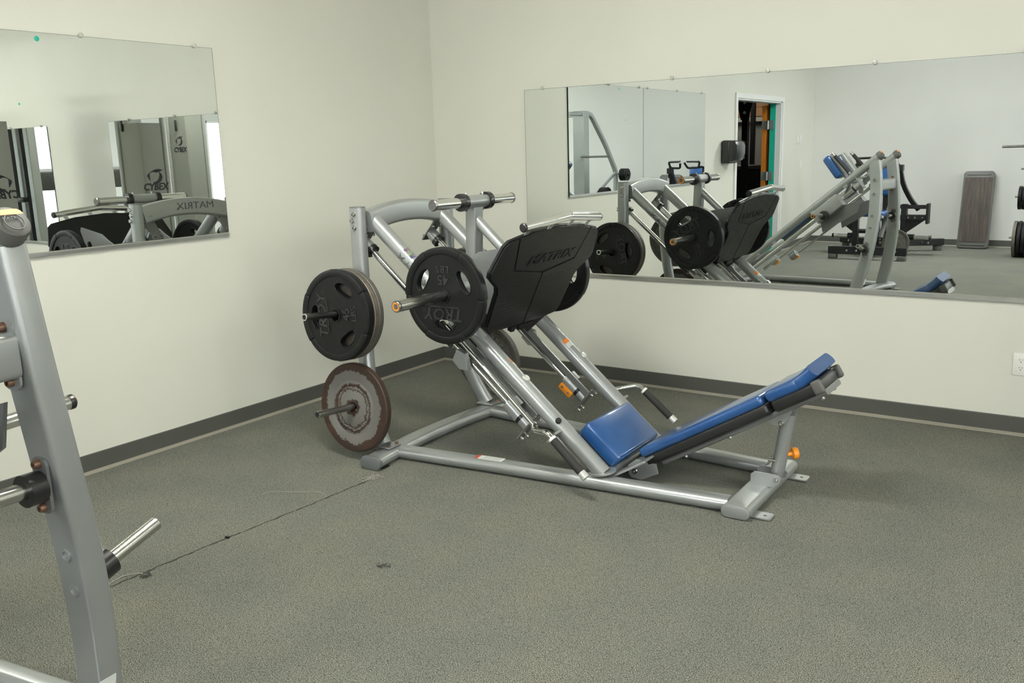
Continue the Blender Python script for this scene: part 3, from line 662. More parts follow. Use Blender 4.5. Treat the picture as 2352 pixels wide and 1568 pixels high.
for s in (-1, 1):
    MB().ring((.188, s*.088, 1.241), (.188, s*.118, 1.241), .043, .0256, 32).obj('rubber_stop_ring', 'rubber_ring', lp)
    MB().lathe((.188, s*.318, 1.241), (0, s, 0), [(.0255, 0), (.027, .003), (.027, .010), (.023, .014), (.016, .014)], 24).obj('handle_end', 'worn_steel', lp)
    MB().lathe((.188, s*.325, 1.241), (0, s, 0), [(.023, .007), (.017, .0075), (.016, .006), (0, .006)], 20).obj('end_plug', 'plastic_grey' if s < 0 else 'plastic_grey', lp)
    if s > 0: MB().ring((.188, s*.331, 1.241), (.188, s*.334, 1.241), .0215, .0145, 20).obj('peg_marker', 'orange', lp)
    for a in (.0, PI): bolt(lp, (.188+.0, s*.07, 1.241+.032*math.cos(a)), (0, 0, math.cos(a)), .006, h=.014)
# serial sticker and hologram sticker on near rail
rail_patch(-.075, -.008, -.267, -.75, .15, 'rail_sticker', 'holo_sticker', lp)

# ------------------------------------------------------------------ weight plates
def sector(m, r0, r1, z0, z1, a0, a1, n=16):
    vs = []
    for k in range(n+1):
        a = a0+(a1-a0)*k/n; c, s = math.cos(a), math.sin(a)
        vs += [(r0*c, r0*s, z0), (r1*c, r1*s, z0), (r1*c, r1*s, z1), (r0*c, r0*s, z1)]
    fs = [(3, 2, 1, 0), (n*4, n*4+1, n*4+2, n*4+3)]
    for k in range(n):
        for j in range(4): fs.append((k*4+j, k*4+(j+1) % 4, k*4+4+(j+1) % 4, k*4+4+j))
    m.add(vs, fs)
def arc_text(parent, body, r, size, a0, da, m, z, ext=.0015, flip=False):
    """letters standing on a circle, first at angle a0, stepping by da"""
    b = MB()
    for k, ch in enumerate(body):
        if ch == ' ': continue
        a = a0+da*k; rd = V((math.cos(a), math.sin(a), 0)); up = -rd if flip else rd
        o = text('tmp', ch, size, m, None, rd*r+V((0, 0, z)), up.cross(V((0, 0, 1))), up, ext)
        b.add([v.co for v in o.data.vertices], [tuple(p.vertices) for p in o.data.polygons]); me = o.data; bpy.data.objects.remove(o); bpy.data.meshes.remove(me)
    return b.obj('lettering', m, parent, 0)
def lobe(a, rc=.138, L_=.060, w0=.027):
    """rounded grip slot, long side along the rim"""
    out = []
    for k in range(24):
        t = 2*PI*k/24; x = L_*math.copysign(abs(math.cos(t))**.85, math.cos(t)); y = w0*math.sin(t)*(1.0 if math.sin(t) > 0 else 1.15)
        rr = rc+y; aa = a+x/rc; out.append((rr*math.cos(aa), rr*math.sin(aa)))
    return out
def make_troy(label):
    t = thing('grip_plate', label, 'weight plate', group='black rubber grip plates')
    hs = [lobe(PI/2+k*2*PI/3) for k in range(3)]
    body = MB().prism(circ(.190, 72), (0, 0, -.015), (1, 0, 0), (0, 1, 0), .030, holes=[circ(.0262, 24)]+hs)
    bo = body.obj('disc', 'rubber', t, 30)
    for k in range(3):
        r = MB(); sector(r, .187, .2225, -.020, .020, PI/2+k*2*PI/3-.56, PI/2+k*2*PI/3+.56); r.obj('rim_segment', 'rubber', t, 30, bevel=.004)
        r = MB(); sector(r, .187, .2205, -.0185, .0185, PI/2+k*2*PI/3+.56, PI/2+k*2*PI/3+2*PI/3-.56); r.obj('rim_segment', 'rubber', t, 30, bevel=.004)
        for z in (.0150, -.0150):
            MB().tube([(x, y, z) for x, y in hs[k]]+[(*hs[k][0], z)], .0030, 6, caps=False).obj('grip_lip', 'rubber', t)
    for z0, z1 in ((.015, .019), (-.019, -.015)): MB().ring((0, 0, z0), (0, 0, z1), .0345, .0262, 28).obj('hub_collar', 'rubber', t, 30)
    text('lettering', 'TROY', .078, 'emboss_highlight', t, (0, .082, .0150), (1, 0, 0), (0, 1, 0), .003, .18, 1.05, bold=.0008)
    MB().bb((-.085, .048, .0150), (.080, .053, .0180)).obj('logo_bar', 'emboss_highlight', t, 0)
    text('lettering', '45', .062, 'emboss_highlight', t, (0, -.074, .0150), (1, 0, 0), (0, 1, 0), .003, bold=.0006)
    text('lettering', 'LBS', .044, 'emboss_highlight', t, (0, -.122, .0150), (1, 0, 0), (0, 1, 0), .0026, 0, 1.15, bold=.0004)
    MB().ring((.118, .070, .0150), (.118, .070, .0160), .0085, .0070, 16).obj('trademark_ring', 'emboss_highlight', t); text('lettering', 'R', .010, 'emboss_highlight', t, (.118, .070, .0150), (1, 0, 0), (0, 1, 0), .001)
    return t
def set_plate(t, c, axis, roll, up=(0, 0, 1)):
    R = frame(axis, up)@M.Rotation(roll, 3, 'Z'); t.matrix_world = M.Translation(c)@R.to_4x4(); return t
def lax(a, b, h): return V((a*PC-b*PS_, a*PS_+b*PC, h))
troy = make_troy('black rubber plate on the camera-side peg of the leg press sled')
set_plate(troy, lw(.346, -.462, .8485), lax(0, -1, 0), PI)
T2 = lambda lab: (lambda c: (c.__setitem__('label', lab), c)[1])(copy_tree(troy))
set_plate(T2('black rubber plate on the mirror-side peg of the leg press sled'), lw(.346, .462, .8485), lax(0, 1, 0), -.5)
set_plate(T2('outermost black rubber plate on the upper camera-side storage peg'), lw(-.242, -.560, .7295), lax(0, -1, .085), 1.70)
set_plate(T2('outermost black rubber plate on the upper mirror-side storage peg'), lw(-.242, .560, .7295), lax(0, 1, .085), 1.4)
def make_iron(label, m, r=.2215, th=.030, txt='BARBELL', hole=.0262, name='iron_plate', group='worn iron plates'):
    t = thing(name, label, 'weight plate', group=group); h = th/2
    prof = [(hole, -h), (hole, h), (.05, h), (.056, h-.006), (r-.040, h-.009), (r-.028, h-.001), (r-.026, h), (r-.003, h), (r, h-.003), (r, -h+.003), (r-.003, -h), (r-.026, -h), (r-.028, -h+.001), (r-.040, -h+.009), (.056, -h+.006), (.05, -h), (hole, -h)]
    MB().lathe((0, 0, 0), (0, 0, 1), prof, 64).obj('disc', m, t, 35)
    if txt:
        s = r/.2215
        arc_text(t, txt, .138*s, .052*s, 2.05, -.245, 'iron_letter', h-.0075, .004)
    return t
def iron_at(label, m, c, axis, roll, **k): return set_plate(make_iron(label, m, **k), c, axis, roll)
for s, side in ((-1, 'camera-side'), (1, 'mirror-side')):
    for q, (b, lab) in enumerate(((.522, 'brown-edged iron plate behind the black plate on the upper %s storage peg' % side), (.489, 'innermost iron plate on the upper %s storage peg' % side))):
        iron_at(lab, 'brown_iron' if q == 0 else 'grey_iron', lw(-.242, s*b, .7255), lax(0, -s*.996, -.085), .9+q if q == 0 else (.2 if s < 0 else 2.2), th=.030)
# rust worn plate
t = thing('rusty_plate', 'rust-worn iron plate with flaked grey paint on the lower camera-side storage peg', 'weight plate', group='worn iron plates')
r, h = .2215, .0175; hole = .0262
MB().lathe((0, 0, 0), (0, 0, 1), [(hole, -h), (hole, h), (.096, h), (.100, h-.0015), (.108, h-.0015), (.112, h), (.128, h), (.132, h-.002), (.138, h-.002), (.142, h), (r-.004, h), (r, h-.004), (r, -h+.004), (r-.004, -h), (hole, -h)], 64).obj('disc', 'rusty_iron', t, 30)
set_plate(t, lw(-.208, -.516, .2635), lax(0, -1, .085), .4)
gp = iron_at('grey iron plate with raised lettering on the lower mirror-side storage peg', 'grey_iron', lw(-.208, .62, .272), lax(0, -1, -.085), -.35, th=.034)

# ------------------------------------------------------------------ hack squat machine
HO, HTH = (0, -4.4702), math.radians(5.697)
hq = thing('hack_squat', 'silver plate-loaded hack squat machine with striped rail caps by the mirrored wall', 'hack squat', (HO[0], HO[1], 0), HTH)
HU, HN = V((-.778, 0, -.6285)), V((-.6285, 0, .778))
def hf(t, off, b): return V((2.105, b, 1.337))+HU*t+HN*off
HR = M((HU, V((0, -1, 0)), HN)).transposed()
for s in (-1, 1):
    B = s*.24
    rl = MB().cyl(hf(.0, 0, B), hf(1.95, 0, B), .038, n=32).obj('incline_rail', 'silver', hq)
    cp = MB().lathe(hf(.004, 0, B), -HU, [(.0385, 0), (.042, .002), (.042, .030), (.039, .038), (.034, .0405), (0, .0405)], 32).obj('rail_cap', 'plastic_grey', hq)
    MB().prism([(-.030, .012), (.030, .012), (.026, .021), (.020, .026), (-.020, .026), (-.026, .021)], hf(-.0415, 0, B), V((0, 1, 0)), HN, .0012).obj('cap_stripe', 'orange', cp, 0)
    MB().ring(hf(-.040, -.006, B), hf(-.0425, -.006, B), .022, .020, 24).obj('cap_rib', 'plastic_grey', cp)
    text('lettering', 'MATRIX', .010, 'letter_grey', cp, hf(-.0415, .004, B), (0, 1, 0), HN, .0005, 0, 1.2)
    pts = fillet([(2.072, s*.243, 1.300), (2.10, s*.247, 1.1), (2.108, s*.278, .80), (2.092, s*.318, .55), (2.05, s*.355, .30), (1.99, s*.390, .062)], .2, 6)
    up = MB().sweep(pts, rrect(.068, .104, .014, 4), (1, 0, 0)).obj('upright', 'silver', hq)
    # frame slots: hole plugs outside and inside
    for a, h, b in ((2.088, 1.126, .286), (2.094, .993, .295), (2.095, .788, .316), (2.088, .677, .333)): MB().ring((a, s*b, h), (a, s*(b+.006), h), .014, .008, 18).obj('hole_plug', 'silver', up)
    for a, h, b in ((2.096, .563, .282), (2.081, .462, .300)): MB().ring((a, s*b, h), (a, s*(b-.006), h), .016, .011, 18).obj('hole_plug', 'silver', up)
    # inner peg
    ib = s*.243; bk = MB().prism(rrect(.05, .135, .018, 4), (2.11, ib, .757), (1, 0, 0), (0, 0.0, 1), .008).obj('peg_bracket', 'silver_dark', hq, 0)
    for z in (.81, .705): bolt(bk, (2.11, ib-s*.008, z), (0, -s, 0), .011, 'rust_bolt', h=.014)
    MB().ring((2.11, ib-s*.012, .757), (2.11, ib-s*.052, .757), .038, .0185, 28).obj('peg_collar', 'rubber_ring', hq)
    MB().cyl((2.11, ib, .757), (2.11, ib-s*.155, .762), .0195, n=24).obj('storage_peg', 'steel', hq)
    # outer peg
    e0, e1 = V((2.065, s*.355, .470)), V((2.061, s*.565, .527)); d = (e1-e0).normalized()
    MB().prism(rrect(.05, .15, .018, 4), (2.065, s*.372, .472), (1, 0, 0), (0, 0, 1), .008).obj('peg_bracket', 'silver_dark', hq, 0)
    MB().ring(e0+d*.02, e0+d*.062, .036, .0185, 28).obj('peg_collar', 'rubber_ring', hq); MB().cyl(e0, e1, .0185, n=24).obj('storage_peg', 'steel', hq)
    MB().lathe(e1, d, [(0, .0), (.012, .0005), (.012, 0)], 16).obj('peg_bore', 'black_void', hq)
    for z in (.535, .415): bolt(hq, (2.062, s*.385, z), (0, s, 0), .011, 'bolt', h=.01)
    # crossmember flange
    MB().prism(rrect(.06, .16, .02, 4), (2.095, s*.2165, 1.068), (1, 0, 0), (0, 0, 1), .006).obj('crossmember_flange', 'silver', hq, 0)
    for z in (1.131, 1.006): bolt(hq, (2.095, s*.212, z), (0, -s, 0), .011, 'rust_bolt', h=.014)
    # base
    MB().sweep([(.62, s*.33, .036), (1.2, s*.365, .036), (1.97, s*.405, .036)], oval(.088, .060)).obj('base_rail', 'silver', hq)
    MB().prism(rrect(.085, .06, .01), (2.13, s*.40, .004), (1, 0, 0), (0, 1, 0), .006).obj('anchor_tab', 'silver', hq)
    # guide rods and stops
    MB().cyl(hf(.30, -.098, B), hf(1.78, -.098, B), .0175, n=20).obj('guide_rod', 'chrome', hq)
    MB().cyl(hf(.62, -.180, B), hf(1.36, -.180, B), .010, n=14).obj('lever_rod', 'steel', hq)
    MB().box(hf(.275, -.075, B), (.010, .07, .15), HR).obj('bumper_plate', 'silver', hq, 0, bevel=.003)
    MB().cyl(hf(.28, -.098, B), hf(.345, -.098, B), .033, n=24).obj('bumper_cup', 'silver', hq); MB().ring(hf(.345, -.098, B), hf(.362, -.098, B), .031, .018, 24).obj('bumper_ring', 'rubber_ring', hq)
    MB().ring(hf(1.38, -.172, B), hf(1.46, -.172, B), .038, .011, 24).obj('stop_housing', 'silver', hq); MB().rbox(hf(1.41, -.21, B), (.07, .03, .02), .005, 2, HR).obj('orange_block', 'orange', hq)
    for tt in (.40, .60, .80, 1.30, 1.52): MB().box(hf(tt, -.030, B+s*.030), (.042, .016, .022), HR).obj('rail_lug', 'silver', hq, 0, bevel=.002)
    # carriage
    MB().sweep([hf(.50, -.105, B+s*.05), hf(.80, -.105, B+s*.05)], rrect(.10, .13, .012, 3), HN).obj('carriage_box', 'silver', hq)
    MB().prism([(.50, -.17), (.80, -.17), (.84, -.25), (.46, -.30), (.36, -.23)], V((2.105, B+s*.02, 1.337)), HU, HN, .01).obj('carriage_fin', 'silver_dark', hq, 0)
    pe = hf(.70, -.085, 0); p0 = V((pe.x, s*.30, pe.z-.01)); p1 = V((1.655, s*.642, .800))
    MB().ring((1.655, s*.345, .789), (1.655, s*.385, .790), .044, .019, 28).obj('peg_collar', 'rubber_ring', hq); MB().cyl((1.655, s*.30, .788), p1, .0205, n=24).obj('weight_peg', 'chrome', hq)
    MB().lathe(p1, (0, s, .03), [(.0205, -.012), (.022, -.008), (.022, .004), (.018, .008), (0, .008)], 24).obj('peg_end', 'plastic_black', hq); MB().ring(p1+V((0, s*.008, 0)), p1+V((0, s*.0095, 0)), .0165, .0105, 20).obj('peg_marker', 'orange', hq)
    # shoulder pad with grip
    PD = V((.607, 0, -.795)); PN = V((-.795, 0, -.607))
    PR = M((PD, V((0, 1, 0)), PD.cross(V((0, 1, 0))))).transposed()
    MB().rbox(V((1.655, s*.15, 1.243)), (.245, .145, .085), .028, 4, PR).obj('shoulder_pad', 'blue_vinyl', hq, 60)
    MB().rbox(V((1.698, s*.15, 1.275)), (.225, .11, .022), .006, 2, PR).obj('pad_plate', 'silver', hq)
    MB().cyl((1.665, s*.245, 1.375), (1.690, s*.247, 1.350), .0165, n=16).obj('grip_tip', 'steel', hq); MB().cyl((1.69, s*.247, 1.35), (1.835, s*.25, 1.195), .0185, n=20).obj('handle_grip', 'grip_foam', hq)
    MB().tube([(1.835, s*.25, 1.195), (1.865, s*.252, 1.163), (1.84, s*.17, 1.13), (1.76, s*.10, 1.13)], .014, 12, .03).obj('handle_stem', 'steel', hq)
    MB().tube([(1.735, s*.15, 1.20), (1.82, s*.15, 1.09), (1.80, s*.20, .98)], .022, 14, .04).obj('pad_arm', 'silver', hq)
    MB().prism([(.30, -.25), (.30, .25), (-.30, .25), (-.30, -.25)], (0, 0, 0), (1, 0, 0), (0, 1, 0), .01) if False else None
MB().sweep([(2.095, -.215, 1.068), (2.095, .215, 1.068)], rrect(.075, .105, .018, 4)).obj('crossmember', 'silver', hq)
MB().sweep([(2.06-.07*(1-(b/.46)**2), b, .036) for b in [-.46+.92*k/16 for k in range(17)]], oval(.112, .060)).obj('rear_foot', 'silver', hq)
MB().cyl((1.668, 0, 1.365), (1.80, 0, 1.195), .026, n=20).obj('center_post', 'silver', hq)
MB().cyl((1.80, -.20, 1.10), (1.80, .20, 1.10), .022, n=16).obj('pad_crossbar', 'silver', hq)
MB().rbox(hf(1.0, -.005, 0), (.55, .30, .06), .022, 4, HR).obj('back_pad', 'blue_vinyl', hq, 60)
MB().box(hf(1.0, -.045, 0), (.53, .24, .02), HR).obj('back_pad_plate', 'silver_dark', hq, 0)
MB().box(hf(.75, -.10, 0), (.10, .52, .06), HR).obj('carriage_beam', 'silver', hq, 0, bevel=.005)
MB().sweep([(.60, -.36, .036), (.60, .36, .036)], oval(.112, .060)).obj('front_foot', 'silver', hq)
MB().sweep([(.30, 0, .16), (.72, 0, .42)], rrect(.62, .02, .006, 2), V((-.53, 0, .85))).obj('foot_platform', 'foot_tread', hq)
for s in (-1, 1): MB().tube([(.62, s*.26, .05), (.66, s*.26, .34)], .026, 14).obj('platform_leg', 'silver', hq); MB().tube([(.36, s*.2, .03), (.36, s*.2, .17)], .022, 14).obj('platform_leg', 'silver', hq)
# white label at the foot of the upright seen from the camera
MB().prism(rrect(.05, .055, .003), (2.0705, .356, .165), (0, 1, 0), V((.25, 0, 1)).normalized(), .0012).obj('upright_label', 'white_sticker', hq, 0)

# ------------------------------------------------------------------ black plate-loaded row machine by the back wall
bk = thing('row_machine', 'black plate-loaded row machine with blue pad by the back wall', 'row machine', (1.32, -7.0, 0), 0)
def bx(name, c, d, m='black_frame', R=None, bev=.003): return MB().box(c, d, R).obj(name, m, bk, 0, bevel=bev)
fb = bx('front_beam', (0, 0, .115), (.95, .08, .10))
for x in (-.42, .42): MB().rbox((x, .0, .032), (.10, .10, .064), .008, 2).obj('rubber_foot', 'plastic_grey', bk)
for x in (-.24, -.12, .35): bolt(bk, (x, .04, .115), (0, 1, 0), .016, h=.012)
bx('spine_beam', (0, -.70, .115), (.08, 1.32, .08))
for s in (-1, 1):
    R = M.Rotation(s*.55, 3, 'Z')
    bx('rear_beam', (s*.36, -1.18, .12), (.72, .08, .09), R=R.transposed() if s > 0 else R.transposed()); MB().rbox((s*.60, -1.36, .035), (.10, .10, .07), .008, 2).obj('rubber_foot', 'plastic_grey', bk)
    for x in (.44, .52): bolt(bk, (s*x, -1.17-x*.0, .12), (0, 1, 0), .014, h=.03)
    bx('side_post', (s*.30, -.62, .36), (.07, .09, .62)); bx('side_bracket', (s*.42, -.62, .50), (.32, .10, .07))
    MB().prism([(0, 0), (.26, 0), (.05, -.16), (0, -.16)] if s > 0 else [(0, 0), (0, -.16), (-.05, -.16), (-.26, 0)], (s*.30, -.60, .47), (1, 0, 0), (0, 0, 1), .02).obj('gusset', 'black_frame', bk, 0)
    bx('end_plate', (s*.585, -.62, .55), (.03, .14, .26)); bx('stop_rod', (s*.40, -.62, .635), (.32, .05, .05))
    for x in (.36, .44, .53): bolt(bk, (s*x, -.57, .50), (0, 1, 0), .015, h=.012)
    MB().cyl((s*.30, -.70, .235), (s*.42, -.70, .235), .040, n=20).obj('peg_collar', 'rubber_ring', bk)
    MB().cyl((s*.34, -.70, .235), (s*.60, -.70, .235), .026, n=20).obj('weight_peg', 'chrome', bk); MB().lathe((s*.60, -.70, .235), (s, 0, 0), [(.026, 0), (.030, .004), (.028, .026), (0, .03)], 18).obj('peg_cap', 'plastic_black', bk)
    MB().sweep(fillet([(s*.45, -.70, .60), (s*.37, -.62, .72), (s*.30, -.45, .92), (s*.27, -.36, 1.13)], .15), rrect(.055, .07, .008, 2), (0, 1, 0)).obj('lever_arm', 'black_frame', bk, 0)
    MB().sweep([(s*.20, -.45, .82), (s*.27, -.38, 1.15)], rrect(.04, .06, .008, 2), (0, 1, 0)).obj('lever_link', 'black_frame', bk, 0)
    bx('knuckle', (s*.275, -.36, 1.14), (.07, .10, .08))
    MB().tube([(s*.05, -.20, 1.275), (s*.24, -.22, 1.27), (s*.215, -.24, 1.185), (s*.06, -.22, 1.18), (s*.03, -.16, 1.26)], .0155, 12, .03).obj('handle', 'black_tube', bk)
    MB().tube([(s*.275, -.36, 1.15), (s*.25, -.28, 1.20), (s*.215, -.24, 1.185)], .0155, 12, .03).obj('handle_stem', 'black_tube', bk)
bx('seat_post', (0, -.45, .35), (.08, .08, .45)); MB().rbox((0, -.40, .56), (.30, .34, .07), .025, 3).obj('seat_pad', 'blue_vinyl', bk, 60)
bx('chest_post', (.02, -.86, .62), (.08, .08, .95)); MB().rbox((.02, -.78, .98), (.26, .08, .42), .03, 3).obj('chest_pad', 'blue_vinyl', bk, 60)
MB().sweep([(.08, -.35, .25), (.16, -.62, .80)], rrect(.05, .06, .01, 2), (1, 0, 0)).obj('grey_link', 'silver_dark', bk)
MB().cyl((-.30, -.70, .30), (.30, -.70, .30), .03, n=18).obj('torsion_tube', 'black_frame', bk)
ip = iron_at('grey iron plate leaning against the black row machine', 'grey_iron', (1.548, -7.535, .176), (0, 1, 0.03), .3, r=.172, th=.034)

# ------------------------------------------------------------------ aerobic step leaning on the back wall
an = math.asin(.235/1.06); sm = M((V((1, 0, 0)), V((0, -math.sin(an), math.cos(an))), V((0, math.cos(an), math.sin(an))))).transposed()
t = thing('step_platform', 'grey aerobic step with brown ribbed mat leaning upright against the back wall', 'step platform', (2.30, -8.72, .0), R=sm)
MB().sweep([(0, .53, -.05), (0, .53, .045)], rrect(.385, 1.06, .05, 5), (0, 1, 0)).obj('deck', 'plastic_grey', t, bevel=.012)
m_ = MB().prism(rrect(.345, .88, .01), (0, .53, .045), (1, 0, 0), (0, 1, 0), .006).obj('deck_mat', 'step_mat', t, 0)
for y in (.05, 1.01): MB().rbox((0, y, .048), (.29, .022, .012), .005, 2).obj('grip_ridge', 'plastic_grey', t)

# ------------------------------------------------------------------ half rack with plate pegs by the back wall
t = thing('half_rack', 'tall grey half rack with loaded plate pegs near the back wall', 'rack', (3.25, -7.72, 0))
MB().box((0.05, 0, 1.04), (.20, .17, 2.08)).obj('main_upright', 'silver', t, 0, bevel=.01)
MB().tube([(0, .07, 2.03), (0, .45, 2.03)], .03, 12).obj('top_arm', 'silver', t)
MB().sweep(fillet([(0, -.05, 2.05), (0, -.22, 2.03), (-.06, -.60, 1.55), (-.14, -.80, 1.12), (-.14, -.80, .05)], .08), rrect(.06, .07, .01, 2), (1, 0, 0)).obj('rear_leg', 'silver', t)
MB().tube([(-.14, -.80, 1.10), (-.03, -.05, .62)], .024, 12).obj('strut', 'silver', t)
MB().box((0, -.38, .04), (.10, 1.0, .08)).obj('foot_beam', 'silver', t, 0, bevel=.01)
MB().box((.9, 0, 1.04), (.11, .14, 2.08)).obj('main_upright', 'silver', t, 0, bevel=.01); MB().box((.45, 0, 2.03), (.8, .08, .08)).obj('top_beam', 'silver', t, 0, bevel=.008)
MB().box((.9, -.38, .04), (.10, 1.0, .08)).obj('foot_beam', 'silver', t, 0, bevel=.01)
MB().cyl((-.05, .19, 1.37), (-.55, .19, 1.37), .016, n=16).obj('bar_peg', 'worn_steel', t); MB().box((-.03, .13, 1.37), (.05, .16, .06)).obj('peg_mount', 'silver', t, 0)
PG = [((-.04, -.13, .755), -.40, 'mid'), ((-.04, -.23, .238), -.44, 'low'), ((-.14, -.80, 1.075), -.42, 'rear')]
for (p, x1, _) in PG: MB().cyl((-.05 if p[1] > -.5 else -.17, p[1], p[2]), (x1, p[1], p[2]), .0125, n=14).obj('storage_peg', 'worn_steel', t)
def stack(p, r, xs, labs, mats):
    for x, lab, m in zip(xs, labs, mats): iron_at(lab, m, (3.25+x, -7.72+p[1], p[2]-.013), (-1, 0, 0), .5, r=r, th=.036, txt=None, name='stored_plate', group='plates stored on the half rack')
stack(PG[0][0], .145, (-.34, -.295, -.25), ('outermost small black plate on the middle peg of the half rack', 'second small black plate on the middle peg of the half rack', 'third small black plate on the middle peg of the half rack'), ('rubber',)*3)
stack(PG[1][0], .225, (-.37, -.32, -.27, -.22), ('outermost large worn plate on the lowest peg of the half rack', 'second large black plate on the lowest peg of the half rack', 'third large black plate on the lowest peg of the half rack', 'innermost large black plate on the lowest peg of the half rack'), ('brown_iron', 'rubber', 'rubber', 'rubber'))
stack(PG[2][0], .10, (-.35, -.305, -.26), ('outermost little plate on the rear peg of the half rack', 'second little plate on the rear peg of the half rack', 'innermost little plate on the rear peg of the half rack'), ('rubber',)*3)

# ------------------------------------------------------------------ cable towers seen only through both mirrors
def swirl(parent, o, ux, uy, s, m='letter_black'):
    """the eye-shaped maker's emblem: two opposed crescents round an open disc"""
    n = V(ux).cross(V(uy)); pts = []
    up_ = [(-.50+.95*k/12, .06+.36*math.sin(PI*(.05+.62*k/12))) for k in range(13)]
    inn = [(-.12+.30*math.cos(a), .0+.27*math.sin(a)) for a in [1.15+1.9*k/10 for k in range(11)]]
    MB().prism([(x*s, y*s) for x, y in [(-.5, .02)]+up_+[(.62, .44)]+[(.30, .27), (.05, .22)]+inn[1:8]+[(-.33, -.22)]], o, ux, uy, .002).obj('emblem', m, parent, 0)
    MB().prism([(x*s, y*s) for x, y in [(-.15, -.36), (.15, -.36), (.36, -.22), (.44, -.02), (.38, .16), (.24, .27), (.27, .10), (.20, -.10), (.05, -.24), (-.16, -.29)]], o, ux, uy, .002).obj('emblem', m, parent, 0)
def tower(label, loc, rz, top=1.88):
    t = thing('cable_tower', label, 'cable machine', loc, rz, 'silver cable machines')
    MB().sweep([(0, 0, .05), (0, 0, top)], rrect(.36, .26, .02, 3), (0, 1, 0)).obj('shroud', 'cybex_panel', t)
    MB().sweep([(.20, 0, .03), (.20, 0, 2.2)], rrect(.05, .30, .015, 3), (0, 1, 0)).obj('side_frame', 'cybex_silver', t)
    MB().sweep([(-.155, -.162, .03), (-.155, -.162, 2.2)], rrect(.05, .05, .02, 4), (0, 1, 0)).obj('column', 'cybex_silver', t)
    MB().box((0, 0, .03), (.46, .50, .06)).obj('base', 'cybex_silver', t, 0, bevel=.01)
    MB().box((.02, -.05, 2.17), (.42, .30, .06)).obj('top_plate', 'cybex_silver', t, 0, bevel=.01)
    return t
# nearest tower: lettering on the face towards the corner walls
t = tower('silver cable tower with large black lettering just past the long mirror', (4.63, -.80, 0), 0)
text('lettering', 'CYBEX', .100, 'letter_black', t, (-.1815, .01, 1.225), (0, -1, 0), (0, 0, 1), .001, .2, .95, bold=.0035)
swirl(t, V((-.181, .0, 1.33)), (0, -1, 0), (0, 0, 1), .19)
MB().rbox((.1, .142, 1.86), (.03, .02, .12), .01, 2).obj('cable_handle', 'plastic_black', t)
t = tower('second silver cable tower further from the mirrors with small lettering', (6.35, -2.62, 0), 0, 2.12)
text('lettering', 'CYBEX', .085, 'letter_black', t, (-.02, .1315, 1.63), (-1, 0, 0), (0, 0, 1), .001, .2, 1, bold=.003)
swirl(t, V((-.02, .131, 1.74)), (-1, 0, 0), (0, 0, 1), .15)
MB().rbox((.0, .15, 1.94), (.02, .03, .14), .008, 2).obj('cable_handle', 'plastic_black', t)
t = thing('cable_crossover', 'silver twin-post cable station beside the further wall mirror', 'cable machine', (6.75, -.62, 0), 0, 'silver cable machines')
for x, m, w in ((-.34, 'cybex_silver', .09), (-.20, 'black_frame', .05), (-.10, 'cybex_silver', .08), (.06, 'black_frame', .05), (.16, 'cybex_silver', .09)): MB().box((x, .05, 1.1), (w, .10, 2.2)).obj('post', m, t, 0, bevel=.008)
MB().box((-.09, .05, .04), (.72, .6, .08)).obj('base', 'cybex_silver', t, 0, bevel=.01); MB().box((-.09, .05, 2.17), (.62, .14, .07)).obj('top_beam', 'cybex_silver', t, 0, bevel=.01)
for k in range(10): MB().box((-.12, -.14, .12+k*.055), (.34, .14, .045)).obj('stack_plate', 'black_frame', t, 0, bevel=.004)
MB().rbox((-.16, .14, 1.1), (.14, .04, .06), .015, 2).obj('pulley_carriage', 'plastic_black', t)
# treadmills in front of the windows
def treadmill(x, y, rz, label):
    t = thing('treadmill', label, 'treadmill', (x, y, 0), rz, 'treadmills facing the windows')
    MB().rbox((0, 0, .14), (1.7, .72, .16), .03, 2).obj('deck', 'plastic_grey', t); MB().box((-.1, 0, .223), (1.4, .5, .006)).obj('belt', 'rubber', t, 0)
    MB().rbox((.62, 0, .26), (.42, .74, .16), .06, 3).obj('motor_hood', 'treadmill_plastic', t)
    for s in (-1, 1):
        MB().sweep(fillet([(.62, s*.38, .20), (.50, s*.38, .75), (.30, s*.38, 1.18)], .2), rrect(.06, .14, .02, 3), (1, 0, 0)).obj('upright', 'treadmill_plastic', t)
        MB().tube([(.30, s*.36, 1.15), (-.05, s*.36, 1.10), (-.25, s*.36, 1.08)], .022, 12, .05).obj('handrail', 'treadmill_plastic', t)
        text('lettering', 'MATRIX', .085, 'letter_grey', t, (.46, s*.4125, .80), V((-.40, 0, .9))*s*1.0, V((.9, 0, .40))*-s, .001, 0, 1.2)
    MB().rbox((.32, 0, 1.27), (.10, .74, .34), .03, 3, M.Rotation(-.5, 3, 'Y')).obj('console', 'plastic_grey', t)
    return t
treadmill(9.3, -2.25, -.2, 'grey treadmill closest to the further wall mirror'); treadmill(9.3, -3.4, -.2, 'grey treadmill one place further from the mirrors')

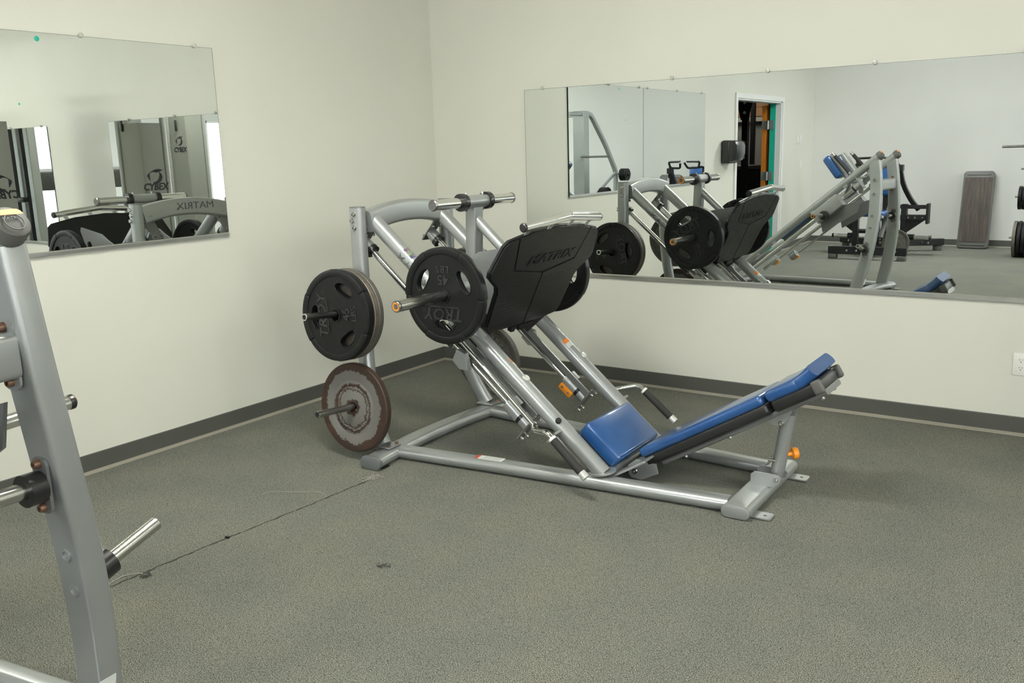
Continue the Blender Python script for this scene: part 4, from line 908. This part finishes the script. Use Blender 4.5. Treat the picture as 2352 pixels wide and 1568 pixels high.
# ------------------------------------------------------------------ worn carpet seam and litter
def strand(pts, r, m, parent=None, name='fibre', n=5): return MB().tube(pts, r, n).obj(name, m, parent)
sa, sb = V((1.262, -2.10, 0)), V((1.197, -3.42, 0)); ln = (sb-sa).length; sd = (sb-sa).normalized(); sn = V((-sd.y, sd.x, 0))
sm_ = MB(); k = 0; q = .0
while q < ln:
    l = random.uniform(.012, .045); w = random.uniform(.0025, .0065) if q > .1 else .007; j = random.uniform(-.0035, .0035)+.004*math.sin(q*5)
    p = sa+sd*q+sn*j
    if random.random() < .97: sm_.add([p-sn*w+V((0, 0, .0006)), p+sd*l-sn*w*.6+V((0, 0, .0006)), p+sd*l+sn*w*.6+V((0, 0, .0006)), p+sn*w+V((0, 0, .0006)), p+sd*l*.5+V((0, 0, .0022))], [(0, 1, 4), (1, 2, 4), (2, 3, 4), (3, 0, 4)])
    q += l*.9
sm_.bb(sa+V((0, 0, 0)), sa+V((.0001, .0001, .0001)))
so = sm_.obj('carpet_seam', 'seam_dark', smooth=0); so['kind'] = 'stuff'; tag(so, 'frayed dark carpet seam running across the floor in front of the leg press', 'carpet seam')
def fluffball(c, r, n, m, name, label, sx=1., ang_=0.):
    b = MB(); c = V(c)
    for _ in range(n):
        a = random.uniform(0, 2*PI); e = random.uniform(-.1, 1.1); rr = r*random.uniform(.3, 1)
        p = c+M.Rotation(ang_, 3, 'Z')@V((math.cos(a)*math.cos(e)*rr*sx, math.sin(a)*math.cos(e)*rr, abs(math.sin(e))*rr*.55+.001))
        d = V((random.uniform(-1, 1), random.uniform(-1, 1), random.uniform(-.3, .5))).normalized()*r*.35; d2 = V((random.uniform(-1, 1), random.uniform(-1, 1), 0))*r*.2
        pp = [p, p+d*.5+d2, p+d]
        for x in pp: x.z = max(x.z, .0015)
        b.tube(pp, .0013, 4)
    o = b.obj(name, m, smooth=0); o['kind'] = 'stuff'; return tag(o, label, 'carpet fluff')
fluffball((1.262, -2.125, 0), .030, 130, 'fluff_light', 'fibre_tuft', 'pale frayed fibre tuft at the leg press end of the carpet seam', 1.9, 1.35)
fluffball((1.235, -3.290, 0), .020, 90, 'fluff', 'lint_ball', 'dark lint ball beside the near end of the carpet seam')
tag(strand([(1.243, -3.285, .006), (1.20, -3.30, .008), (1.165, -3.335, .004), (1.175, -3.39, .003), (1.19, -3.43, .003)], .0016, 'fluff_light', name='loose_yarn'), 'loose pale yarn trailing from the dark lint ball', 'yarn')
tag(strand([(1.225, -2.385, .003), (1.17, -2.375, .004), (1.09, -2.42, .003), (1.00, -2.475, .004), (.965, -2.50, .003), (.975, -2.535, .003)], .0010, 'fluff_light', name='loose_thread'), 'thin pale thread lying beside the carpet seam', 'thread')
def at_floor(x, y): return x, y
tag(MB().rbox((1.218, -2.915, .004), (.020, .012, .008), .003, 2).obj('rubber_crumb', 'rubber'), 'small black crumb lying on the carpet seam', 'crumb')
fluffball((1.93, -2.78, 0), .020, 40, 'fluff', 'lint_clump', 'small grey-green lint clump on the open carpet', 1.6, .4)
for x, y, lab in ((1.545, -1.62, 'tiny orange crumb between the leg press base rails'), (1.50, -1.44, 'tiny brown crumb near the rear bar of the leg press')):
    tag(MB().rbox((x, y, .003), (.008, .006, .005), .002, 1).obj('crumb', 'dust_brown'), lab, 'crumb')
